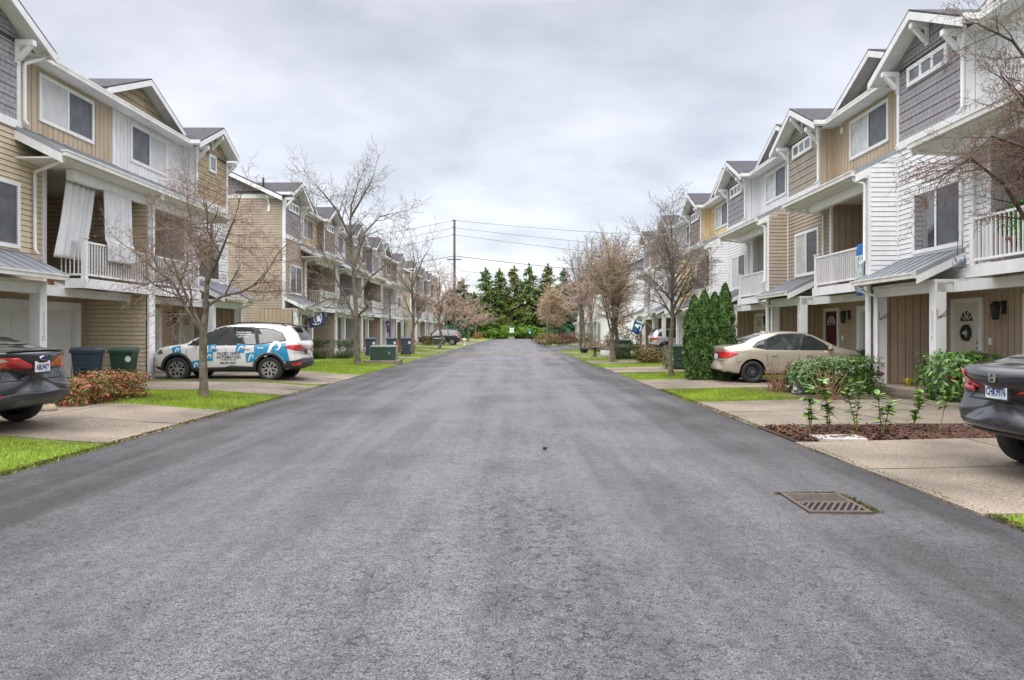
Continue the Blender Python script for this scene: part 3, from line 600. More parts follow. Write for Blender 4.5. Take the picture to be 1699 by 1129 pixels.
class Car:
    def __init__(s, st, rearprof, frontprof, wheels, wr, pm, T, n=54, well=.055):
        s.T = T; L_ = st[-1][0]; s.L = L_; rings = []
        xs = [L_*(.5-.5*math.cos(math.pi*i/n))*.55+L_*i/n*.45 for i in range(n+1)]
        ip = lambda tb, z: float(np.interp(z, [p[0] for p in tb], [p[1] for p in tb]))
        V = []; Fs = []
        for x in xs:
            _, zb, zl, zt, wb, wt = interp(st, x); h = zt-zl; a = zl-zb
            half = [(0, zb), (wb*.55, zb), (wb*.88, zb+.012), (wb*.965, zb+.09), (wb*.995, zb+a*.34), (wb*1.0, zb+a*.60), (wb*.992, zb+a*.82), (wb*.975, zl-.035), (wb*.945, zl)]
            wtt = wt if h > .02 else wb*.8
            half += [(wb*.945+(wtt-wb*.945)*t, zl+h*g) for t, g in ((.25, .30), (.55, .62), (.84, .88))]+[(wtt*.90, zl+h*.965), (wtt*.5, zl+h*.995), (0, zt)]
            ring = half+[(-y, z) for y, z in half[-2:0:-1]]
            cap = ([(.94, -.015)] if x in (xs[0], xs[-1]) else [])
            pts = []
            for y, z in ring:
                k = 0
                if x < .9: k += ip(rearprof, z)*(1-x/.9)**1.5
                if x > L_-.9: k -= ip(frontprof, z)*(1-(L_-x)/.9)**1.5
                if x < .9: k += .16*(abs(y)/wb)**2.6*(1-x/.9)**2
                if x > L_-.9: k -= .30*(abs(y)/wb)**2.4*(1-(L_-x)/.9)**2
                pts.append((x+k, y, z))
            rings.append(pts)
        m = len(rings[0])
        def capring(pts, sc, dx): 
            cx = sum(p[0] for p in pts)/m; cz = (min(p[2] for p in pts)+max(p[2] for p in pts))/2
            return [(p[0]+dx, p[1]*sc, cz+(p[2]-cz)*sc) for p in pts]
        rings = [capring(rings[0], .5, -.012), capring(rings[0], .93, -.010)]+rings+[capring(rings[-1], .93, .012), capring(rings[-1], .5, .02)]
        for r in rings: V += r
        for i in range(len(rings)-1):
            for k in range(m): Fs.append((i*m+k, i*m+(k+1) % m, (i+1)*m+(k+1) % m, (i+1)*m+k))
        Fs.append(tuple(range(m))[::-1]); Fs.append(tuple((len(rings)-1)*m+k for k in range(m)))
        me = bpy.data.meshes.new('body'); me.from_pydata(V, [], Fs); me.flip_normals() if False else None
        bm = bmesh.new(); bm.from_mesh(me); bmesh.ops.recalc_face_normals(bm, faces=bm.faces); bm.to_mesh(me); bm.free()
        o = bpy.data.objects.new('body', me); COL.objects.link(o); md = o.modifiers.new('s', 'SUBSURF'); md.levels = md.render_levels = 1
        cut = MB()
        for x in wheels:
            for sy in (-1, 1): cut.lathe([(wr+well, sy*.52), (wr+well, sy*1.2)], (x, 0, wr+.01), 40, 'y')
        cme = bpy.data.meshes.new('c'); cme.from_pydata(cut.v, [], cut.f); bm = bmesh.new(); bm.from_mesh(cme); bmesh.ops.recalc_face_normals(bm, faces=bm.faces); bm.to_mesh(cme); bm.free()
        co = bpy.data.objects.new('c', cme); COL.objects.link(co)
        dg = bpy.context.evaluated_depsgraph_get(); base = bpy.data.meshes.new_from_object(o.evaluated_get(dg))
        s.bvh = BVHTree.FromPolygons([v.co.copy() for v in base.vertices], [list(p.vertices) for p in base.polygons])
        mb_ = o.modifiers.new('b', 'BOOLEAN'); mb_.object = co; mb_.operation = 'DIFFERENCE'; mb_.solver = 'EXACT'
        dg = bpy.context.evaluated_depsgraph_get(); fin = bpy.data.meshes.new_from_object(o.evaluated_get(dg)); fin.name = 'body'
        bpy.data.objects.remove(o); bpy.data.objects.remove(co)
        fin.materials.clear(); fin.materials.append(pm); fin.materials.append(UNDER)
        for p in fin.polygons:
            c = p.center; inw = any((c.x-x)**2+(c.z-wr-.01)**2 < (wr+well-.012)**2 and abs(c.y) < .9 for x in wheels) and abs(c.y) < .8
            onr = any(abs(math.hypot(c.x-x, c.z-wr-.01)-(wr+well)) < .02 for x in wheels) and abs(p.normal.y) < .4
            p.material_index = 1 if (inw or onr or p.normal.z < -.75 and c.z < .5) else 0; p.use_smooth = True
        s.body = bpy.data.objects.new('body', fin); COL.objects.link(s.body); s.body.parent = T
        try: fin.set_sharp_from_angle(angle=R(38))
        except Exception: pass
        s.wr = wr; s.wheels = wheels
    def cast(s, axis, sign, a, b):
        o, d = {'y': (Vector((a, sign*3, b)), Vector((0, -sign, 0))), 'x': (Vector((-3 if sign < 0 else 9, a, b)), Vector((-sign, 0, 0))), 'z': (Vector((a, b, 4)), Vector((0, 0, -1)))}[axis]
        h, nrm, i, _ = s.bvh.ray_cast(o, d)
        if h is None: return None
        if nrm.dot(d) > 0: nrm = -nrm
        return h, nrm
    def patch(s, name, polys, axis, sign, m, off=.004, res=.05, parent=None, thick=0):
        V = []; Fs = []
        for poly in polys:
            P = []; n = len(poly)
            for i in range(n):
                a, b = Vector(poly[i]), Vector(poly[(i+1) % n]); k = max(1, int((b-a).length/res))
                P += [a+(b-a)*j/k for j in range(k)]
            nb = len(P); ed = [(i, (i+1) % nb) for i in range(nb)]
            x0, x1 = min(p.x for p in P), max(p.x for p in P); y0, y1 = min(p.y for p in P), max(p.y for p in P)
            def inside(x, y):
                c = False
                for i in range(n):
                    (xa, ya), (xb, yb) = poly[i], poly[(i+1) % n]
                    if (ya > y) != (yb > y) and x < (xb-xa)*(y-ya)/(yb-ya)+xa: c = not c
                return c
            x = x0+res/2
            while x < x1:
                y = y0+res/2
                while y < y1:
                    if inside(x, y): P.append(Vector((x, y)))
                    y += res
                x += res
            r = geometry.delaunay_2d_cdt([Vector(p) for p in P], ed, [], 1, 1e-5)
            pts, fs = r[0], r[2]; mp = {}
            for i, p in enumerate(pts):
                h = s.cast(axis, sign, p.x, p.y)
                if h: mp[i] = len(V); V.append(h[0]+h[1]*off)
            for f in fs:
                if all(i in mp for i in f): Fs.append([mp[i] for i in f])
        me = bpy.data.meshes.new(name); me.from_pydata(V, [], Fs)
        o = link(name, me, m, parent or s.T, True)
        bm = bmesh.new(); bm.from_mesh(me); bmesh.ops.recalc_face_normals(bm, faces=bm.faces); bm.to_mesh(me); bm.free()
        if thick: md = o.modifiers.new('t', 'SOLIDIFY'); md.thickness = thick; md.offset = 1
        return o
    def line(s, pts, axis, sign, wd=.012, m=None, parent=None, name='panel_gap', off=.002):
        polys = []
        for a, b in zip(pts, pts[1:]):
            a, b = Vector(a), Vector(b); d = (b-a); t = Vector((-d.y, d.x)).normalized()*wd/2; polys.append([tuple(a-t), tuple(b-t), tuple(b+t), tuple(a+t)])
        return s.patch(name, polys, axis, sign, m or SEAM, off, .12, parent or s.body)
    def text(s, name, txt, size, c, axis, sign, m, flip=1, shear=0, parent=None, off=.006, sx=1):
        V, Fs = text_geo(txt, size, shear, size*.022); P = []
        for v in V:
            h = s.cast(axis, sign, c[0]+flip*v[0]*sx, c[1]+v[1])
            P.append(h[0]+h[1]*off if h else Vector((0, 0, .5)))
        me = bpy.data.meshes.new(name); me.from_pydata(P, [], Fs); return link(name, me, m, parent or s.T)
    def add_wheels(s, style, width=.215, track=.78):
        for x in s.wheels:
            for sy in (1, -1):
                r = s.wr; y0 = sy*(track-width/2); y1 = sy*(track+width/2); ri = r*.68
                m = MB(); h = (y1-y0)
                m.lathe([(ri, 0), (r*.93, 0), (r*.985, h*.12), (r, h*.3), (r, h*.7), (r*.985, h*.88), (r*.93, h), (r*.80, h*1.01), (ri, h*.97), (ri-.012, h*.85), (ri-.012, h*.15)], (x, y0, r), 40, 'y', 0, False); 
                # grooves: darker shoulder blocks modelled as small lugs
                w_ = m.build('wheel', TYRE, s.T, True)
                m = MB(); f = h
                if style == 'steel':
                    m.lathe([(ri-.005, h*.95), (ri-.02, h*.90), (ri-.03, h*.62), (ri*.78, h*.60), (ri*.70, h*.72), (ri*.40, h*.78), (ri*.30, h*.70), (.03, h*.70), (.0, h*.70)], (x, y0, r), 36, 'y', 0, False); rim = m.build('rim', STEEL, w_, True)
                    m = MB()
                    for k in range(10): t = 2*math.pi*k/10; m.lathe([(.024, 0), (.024, sy*.01), (.0, sy*.012)], (x+ri*.72*math.cos(t), y0+h*.74, r+ri*.72*math.sin(t)), 10, 'y')
                    m.build('vent_hole', SEAM, w_)
                    m = MB()
                    for k in range(5): t = 2*math.pi*k/5; m.lathe([(.013, 0), (.013, sy*.02), (0, sy*.024)], (x+ri*.25*math.cos(t), y0+h*.72, r+ri*.25*math.sin(t)), 8, 'y')
                    m.lathe([(.03, 0), (.03, sy*.03), (0, sy*.035)], (x, y0+h*.70, r), 12, 'y'); m.build('lug_nut', mat('grey_steel', (.3, .3, .3), .4, .1, metal=.7), w_)
                else:
                    m.lathe([(ri, h*.97), (ri-.018, h*.95), (ri-.022, h*.45), (.0, h*.40)], (x, y0, r), 36, 'y', 1, False)
                    nb = 5
                    for k in range(nb):
                        for dt in (-.22, .22):
                            t = 2*math.pi*k/nb+.3; t2 = t+dt*1.35
                            p = Vector((x+.05*math.cos(t), y0+h*.84, r+.05*math.sin(t))); e_ = Vector((x+(ri-.02)*math.cos(t2), y0+h*.90, r+(ri-.02)*math.sin(t2)))
                            m.bar(p, e_, .034, .03, 0, (0, 1, 0))
                        t3 = 2*math.pi*(k+.5)/nb+.3
                        for sg in (-1, 1):
                            a = Vector((x+ri*.55*math.cos(t3+sg*.42), y0+h*.87, r+ri*.55*math.sin(t3+sg*.42))); e_ = Vector((x+(ri-.02)*math.cos(t3), y0+h*.90, r+(ri-.02)*math.sin(t3))); m.bar(a, e_, .026, .022, 0, (0, 1, 0))
                    m.lathe([(ri+.004, h*.96), (ri-.014, h*.97), (ri-.02, h*.93)], (x, y0, r), 36, 'y', 0, False); m.lathe([(.065, h*.84), (.06, h*.90), (0, h*.91)], (x, y0, r), 16, 'y')
                    m.build('rim', [ALLOY, SEAM], w_)
    def plate(s, txt, z, xoff, top=True):
        h = s.cast('x', -1, .0, z); x = h[0].x-xoff; m = MB(); m.box((x-.006, -.153, z-.076), (x, .153, z+.076)); m.box((x-.004, -.165, z-.088), (x+.02, .165, z+.088), 1)
        p = m.build('licence_plate', [PLATEW, CLAD], s.T)
        m = MB(); m.box((x-.008, -.15, z-.074), (x-.004, -.05, z-.055)); m.box((x-.0078, -.10, z-.06), (x-.004, .10, z-.045)); m.build('plate_mountain', PLATEB, p)
        for t, sz, zz, mt in ((txt, .105, z-.012, PLATET), ('WASHINGTON', .026, z+.057, PLATER)):
            V, Fs = text_geo(t, sz, 0, .0035 if sz > .05 else 0); me = bpy.data.meshes.new('plate_lettering'); me.from_pydata([(x-.0095, -v[0]*(.66 if sz > .05 else .9), zz+v[1]) for v in V], [], Fs); link('plate_lettering', me, mt, p)
        return p
    def side(s, polys_by_name):  pass
    def windows(s, name, polys, both=True, m=None, axis='y', trim=True):
        for sg in (1, -1):
            for p in polys:
                if trim: s.patch('window_trim', [grow(p, .028)], axis, sg, BLACK, .003, .06)
                s.patch(name, [p], axis, sg, m or CGLASS, .006, .06)
def grow(p, d):
    c = Vector((sum(a for a, b in p)/len(p), sum(b for a, b in p)/len(p))); o = []
    n = len(p); area = sum(p[i][0]*p[(i+1) % n][1]-p[(i+1) % n][0]*p[i][1] for i in range(n)); sg = 1 if area > 0 else -1
    for i in range(n):
        a, b, e_ = Vector(p[i-1]), Vector(p[i]), Vector(p[(i+1) % n]); n1 = Vector(((b-a).y, -(b-a).x)).normalized(); n2 = Vector(((e_-b).y, -(e_-b).x)).normalized(); k = (n1+n2)
        k = k.normalized()/max(.5, k.normalized().dot(n1)); o.append(tuple(b+k*d*sg))
    return o
def arc(c, r, a0, a1, n=14): return [(c[0]+r*math.cos(R(a0+(a1-a0)*i/n)), c[1]+r*math.sin(R(a0+(a1-a0)*i/n))) for i in range(n+1)]
def ring(c, r0, r1, a0, a1): return arc(c, r1, a0, a1)+arc(c, r0, a1, a0)
def mirror_part(car, x, y, z, m):
    for sg in (1, -1):
        b = MB(); b.hexa([(x-.05, sg*y, z), (x+.07, sg*y, z), (x+.03, sg*(y+.2), z+.02), (x-.05, sg*(y+.2), z+.02), (x-.05, sg*y, z+.11), (x+.05, sg*y, z+.11), (x+.02, sg*(y+.19), z+.13), (x-.05, sg*(y+.19), z+.13)]); b.build('wing_mirror', m, car.T, bevel=.02)
# --- pale gold saloon on steel wheels
def gold():
    T = thing('parked_car', 'pale gold saloon on black steel wheels before the arborvitae', 'car', (5.78, 20.3, gz(6)+.03), R(0), 'cars parked on the driveways')
    pm = paint('gold_paint', (.50, .44, .35), .35, .28)
    st = [(0, .36, .90, 1.02, .72, .58), (.1, .28, .945, 1.065, .80, .60), (.35, .23, .965, 1.09, .86, .62), (.72, .21, .97, 1.13, .885, .62), (1.05, .20, .965, 1.30, .8875, .56), (1.45, .20, .955, 1.435, .8875, .545), (1.9, .20, .945, 1.485, .8875, .555), (2.35, .20, .935, 1.475, .8875, .565), (2.75, .20, .92, 1.40, .8875, .57), (3.1, .20, .91, 1.23, .8875, .60), (3.45, .20, .895, 1.03, .885, .66), (3.9, .21, .86, .94, .87, .66), (4.25, .24, .77, .83, .83, .62), (4.43, .28, .66, .72, .76, .56), (4.5, .34, .58, .62, .68, .48)]
    c = Car(st, [(.2, .10), (.36, .02), (.62, 0), (.70, .05), (.90, .07), (1.0, .09), (1.1, .20)], [(.2, .1), (.5, 0), (.9, .1)], (.93, 3.58), .315, pm, T); c.add_wheels('steel', .205, .775)
    W_ = [[(1.32, .975), (2.22, .965), (2.18, 1.385), (1.75, 1.37), (1.42, 1.25)], [(2.30, .962), (3.22, .945), (3.0, 1.12), (2.7, 1.30), (2.42, 1.385), (2.26, 1.388)], [(.98, 1.03), (1.26, .99), (1.33, 1.22), (1.15, 1.16)]]
    c.windows('side_window', W_)
    for sg in (1, -1): [c.patch('pillar_trim', [q_], 'y', sg, BLACK, .0065, .06) for q_ in ([(2.21, .965), (2.31, .962), (2.27, 1.40), (2.17, 1.398)], [(1.25, .985), (1.33, .97), (1.43, 1.27), (1.32, 1.23)])]
    c.patch('rear_window', [[(.50, -.50), (1.28, -.46), (1.28, .46), (.50, .50)]], 'z', 1, CGLASS, .006, .08); c.patch('windscreen', [[(2.62, -.50), (3.38, -.58), (3.38, .58), (2.62, .50)]], 'z', 1, CGLASS, .006, .08)
    for sg in (1, -1):
        c.patch('tail_lamp', [[(.03, .70), (.10, .68), (.30, .72), (.52, .83), (.50, .86), (.30, .90), (.10, .88), (.02, .82)]], 'y', sg, TAIL, .007, .04, thick=.006); c.patch('tail_lamp', [[(sg*.52, .72), (sg*.80, .70), (sg*.82, .86), (sg*.55, .87)]], 'x', -1, TAIL, .007, .05)
        c.patch('head_lamp', [[(4.0, .66), (4.38, .60), (4.34, .74), (3.95, .82)]], 'y', sg, HEAD, .006, .05)
        c.line([(1.30, .97), (1.36, .55), (1.12, .28)], 'y', sg); c.line([(2.26, .95), (2.24, .28)], 'y', sg); c.line([(3.26, .94), (3.30, .6), (3.22, .3)], 'y', sg); c.line([(1.2, .27), (3.2, .27)], 'y', sg); c.line([(.06, .60), (.5, .585), (.60, .62)], 'y', sg)
        for x in (1.44, 2.42): c.patch('door_handle', [[(x, .765), (x+.19, .775), (x+.19, .80), (x, .795)]], 'y', sg, pm, .014, .06, thick=.014)
        c.patch('fuel_door', [[(.70, .75), (.86, .75), (.86, .90), (.70, .90)]], 'y', -sg, pm, .003, .06) if sg > 0 else None
    c.patch('chrome_strip', [[(-.32, .855), (.32, .855), (.32, .875), (-.32, .875)]], 'x', -1, CHROME, .006, .06); c.line([(-.6, .62), (.6, .62)], 'x', -1)
    c.plate('BDK4417'[:3]+'4417', .74, .012) if False else c.plate('', .74, .012)
    mirror_part(c, 3.12, .86, .95, pm)
    m = MB(); m.hexa([(1.45, -.02, 1.43), (1.62, -.02, 1.455), (1.62, .02, 1.455), (1.45, .02, 1.43), (1.45, -.006, 1.50), (1.56, -.006, 1.475), (1.56, .006, 1.475), (1.45, .006, 1.50)]); m.build('antenna_fin', pm, T)
gold()
# --- black saloon with its tail to the street
def black_saloon():
    T = thing('parked_car', 'black saloon seen from its tail beside the red-leaved hedge', 'car', (-6.74, 9.78, .18), R(180), 'cars parked on the driveways')
    pm = paint('black_paint', (.012, .0125, .018), .0, .25)
    st = [(0, .40, .93, 1.05, .74, .60), (.08, .34, .975, 1.10, .82, .64), (.35, .27, 1.0, 1.125, .895, .66), (.70, .24, 1.0, 1.215, .92, .65), (1.1, .22, .985, 1.36, .925, .60), (1.55, .20, .97, 1.42, .926, .57), (2.0, .20, .955, 1.475, .926, .575), (2.5, .20, .94, 1.47, .926, .585), (2.95, .20, .93, 1.38, .926, .60), (3.3, .20, .92, 1.22, .925, .63), (3.65, .20, .90, 1.04, .92, .68), (4.15, .22, .86, .95, .90, .68), (4.55, .25, .76, .82, .86, .62), (4.8, .30, .62, .68, .76, .54), (4.87, .36, .56, .6, .68, .46)]
    c = Car(st, [(.2, .22), (.34, .08), (.45, .0), (.66, -.01), (.72, .06), (.95, .13), (1.02, .09), (1.09, .0), (1.15, .02)], [(.2, .1), (.5, 0), (.9, .1)], (.98, 3.83), .335, pm, T); c.add_wheels('alloy', .235, .80)
    c.patch('rear_window', [[(.62, -.56), (1.42, -.47), (1.42, .47), (.62, .56)]], 'z', 1, CGLASS, .006, .08); c.patch('windscreen', [[(2.9, -.52), (3.58, -.62), (3.58, .62), (2.9, .52)]], 'z', 1, CGLASS, .006, .08)
    c.windows('side_window', [[(1.45, 1.0), (2.30, .985), (2.27, 1.38), (1.85, 1.36), (1.5, 1.2)], [(2.38, .98), (3.38, .965), (3.1, 1.16), (2.75, 1.33), (2.34, 1.385)]])
    for sg in (1, -1):
        c.patch('tail_lamp', [[(sg*.40, .955), (sg*.55, .865), (sg*.82, .845), (sg*.86, .93), (sg*.84, 1.02), (sg*.62, 1.025)]], 'x', -1, TAIL, .008, .04, thick=.006); c.patch('tail_lamp', [[(.06, .84), (.22, .87), (.44, .99), (.26, 1.03), (.10, 1.02)]], 'y', sg, TAIL, .008, .04, thick=.006)
        c.patch('reversing_lamp', [[(sg*.52, .985), (sg*.64, .95), (sg*.80, .955), (sg*.80, 1.008), (sg*.60, 1.015)]], 'x', -1, LENS, .016, .04)
        c.patch('reflector', [[(sg*.50, .455), (sg*.80, .475), (sg*.80, .525), (sg*.54, .505)]], 'x', -1, TAIL, .008, .05)
        c.line([(sg*.46, .93), (sg*.60, .76), (sg*.62, .70)], 'x', -1)
    c.line([(-.60, .70), (.60, .70)], 'x', -1, .014); c.patch('lower_bumper', [[(-.84, .34), (.84, .34), (.86, .47), (.58, .52), (-.58, .52), (-.86, .47)]], 'x', -1, CLAD, .006, .06, thick=.01)
    c.patch('diffuser', [[(-.48, .36), (.48, .36), (.44, .43), (-.44, .43)]], 'x', -1, mat('dark_grey_trim', (.09, .09, .095), .5, .1), .018, .06); c.patch('bumper_mesh', [[(-.55, .47), (.55, .47), (.52, .505), (-.52, .505)]], 'x', -1, UNDER, .018, .06)
    c.patch('plate_recess', [[(-.36, .76), (.36, .76), (.44, .955), (-.44, .955)]], 'x', -1, mat('black_recess', (.012, .012, .015), .3, .05), .003, .05)
    c.plate('ABL9477', .885, .016)
    h = c.cast('x', -1, 0, 1.01); m = MB(); m.lathe([(.075, 0), (.075, -.010), (.068, -.016), (0, -.017)], (0, 0, 0), 28, 'x'); e_ = m.build('emblem', CHROME, T, True); e_.location = (h[0].x, 0, 1.005); e_.scale = (1, 1, .42)
    m = MB(); m.lathe([(.062, 0), (.062, -.019), (0, -.0195)], (0, 0, 0), 28, 'x'); m.build('emblem_face', mat('emblem_blue', (.01, .03, .14), .2, 0, coat=.5), e_)
    V, Fs = text_geo('SE', .04); me = bpy.data.meshes.new('trim_badge'); h2 = c.cast('x', -1, .56, .76); me.from_pydata([(h2[0].x-.012, .56-v[0], .755+v[1]) for v in V], [], Fs); link('trim_badge', me, CHROME, T)
    m = MB(); hh = [(c.cast('z', 1, .30, y) or [Vector((0, 0, 1.1))])[0].z for y in (-.6, 0, .6)]
    m.hexa([(.13, -.56, 1.09), (.34, -.56, hh[0]-.02), (.34, .56, hh[2]-.02), (.13, .56, 1.09), (.09, -.56, 1.12), (.34, -.56, hh[0]+.010), (.34, .56, hh[2]+.010), (.09, .56, 1.12)]); m.build('boot_spoiler', pm, T, bevel=.012)
    mirror_part(c, 3.25, .90, .96, pm)
black_saloon()
# --- dark grey saloon at the picture's edge
def grey_saloon():
    T = thing('parked_car', 'dark grey saloon with chrome emblem, tail out beside the bark mulch bed', 'car', (4.78, 6.88, .075), R(0), 'cars parked on the driveways')
    pm = paint('grey_paint', (.020, .021, .027), .2, .25)
    st = [(0, .50, .95, 1.05, .76, .62), (.08, .44, .995, 1.135, .83, .66), (.35, .38, 1.005, 1.165, .90, .67), (.70, .30, .995, 1.25, .928, .64), (1.1, .20, .985, 1.37, .931, .60), (1.6, .19, .97, 1.445, .931, .575), (2.1, .19, .95, 1.45, .931, .58), (2.6, .19, .94, 1.44, .931, .59), (3.05, .19, .93, 1.34, .931, .61), (3.4, .19, .91, 1.17, .93, .65), (3.7, .19, .89, 1.0, .925, .70), (4.2, .20, .84, .92, .90, .70), (4.6, .24, .74, .80, .86, .64), (4.82, .28, .62, .68, .76, .54), (4.88, .34, .55, .6, .68, .46)]
    c = Car(st, [(.3, .16), (.46, .03), (.62, -.01), (.72, .0), (.78, .06), (.97, .09), (1.02, .04), (1.08, .0), (1.15, .02)], [(.2, .1), (.5, 0), (.9, .1)], (1.0, 3.83), .335, pm, T); c.add_wheels('alloy', .235, .805)
    c.patch('rear_window', [[(.55, -.56), (1.50, -.46), (1.50, .46), (.55, .56)]], 'z', 1, CGLASS, .006, .08); c.patch('windscreen', [[(3.0, -.52), (3.66, -.64), (3.66, .64), (3.0, .52)]], 'z', 1, CGLASS, .006, .08)
    c.windows('side_window', [[(1.35, 1.01), (2.30, .985), (2.27, 1.36), (1.85, 1.34), (1.4, 1.16)], [(2.38, .98), (3.38, .965), (3.1, 1.14), (2.75, 1.30), (2.34, 1.36)]])
    for sg in (1, -1):
        c.patch('tail_lamp', [[(sg*.55, 1.03), (sg*.86, 1.01), (sg*.85, 1.065), (sg*.60, 1.075)], [(sg*.78, .86), (sg*.86, .90), (sg*.865, 1.02), (sg*.79, 1.03)], [(sg*.54, .845), (sg*.79, .865), (sg*.80, .905), (sg*.56, .89)]], 'x', -1, TAIL, .008, .04, thick=.008)
        c.patch('tail_lamp', [[(.10, .87), (.22, .90), (.40, 1.03), (.24, 1.065), (.12, 1.06)]], 'y', sg, TAIL, .008, .04, thick=.006); c.patch('reversing_lamp', [[(sg*.56, .90), (sg*.78, .905), (sg*.78, 1.02), (sg*.56, 1.025)]], 'x', -1, LENS, .006, .04)
        c.patch('reflector', [[(sg*.80, .56), (sg*.87, .575), (sg*.87, .60), (sg*.80, .59)]], 'x', -1, TAIL, .008, .05)
        c.line([(sg*.54, 1.03), (sg*.55, .84), (sg*.62, .775)], 'x', -1)
        h = c.cast('x', -1, sg*.66, .50); m = MB(); m.hexa([(h[0].x-.02, sg*.50, .45), (h[0].x+.10, sg*.50, .45), (h[0].x+.10, sg*.66, .46), (h[0].x, sg*.66, .46), (h[0].x-.02, sg*.51, .49), (h[0].x+.1, sg*.51, .49), (h[0].x+.1, sg*.67, .50), (h[0].x, sg*.67, .50)]); m.build('exhaust_tip', CHROME, T, bevel=.01)
    c.line([(-.62, .775), (.62, .775)], 'x', -1, .014); c.line([(-.80, .55), (.80, .55)], 'x', -1, .014); c.patch('plate_recess', [[(-.34, .79), (.34, .79), (.48, .985), (-.48, .985)]], 'x', -1, mat('dark_recess', (.026, .027, .032), .3, .05), .003, .05)
    c.patch('lower_bumper', [[(-.76, .42), (.76, .42), (.80, .48), (-.80, .48)]], 'x', -1, CLAD, .006, .06)
    c.plate('CHK9976', .89, .014)
    h = c.cast('x', -1, 0, 1.03); x = h[0].x-.012; m = MB(); k = 1.0
    for a, b, w_ in (((-.030, .992), (-.024, 1.062), .016), ((.030, .992), (.024, 1.062), .016), ((-.026, 1.022), (.026, 1.022), .015)): m.bar((x, a[0], a[1]), (x, b[0], b[1]), .014, w_, 0, (1, 0, 0))
    o = [(-.052, 1.072), (.052, 1.072), (.042, .982), (-.042, .982)]
    for a, b in zip(o, o[1:]+o[:1]): m.bar((x, *a), (x, *b), .012, .010, 0, (1, 0, 0))
    m.build('emblem', CHROME, T)
    mirror_part(c, 3.35, .90, .96, pm)
grey_saloon()
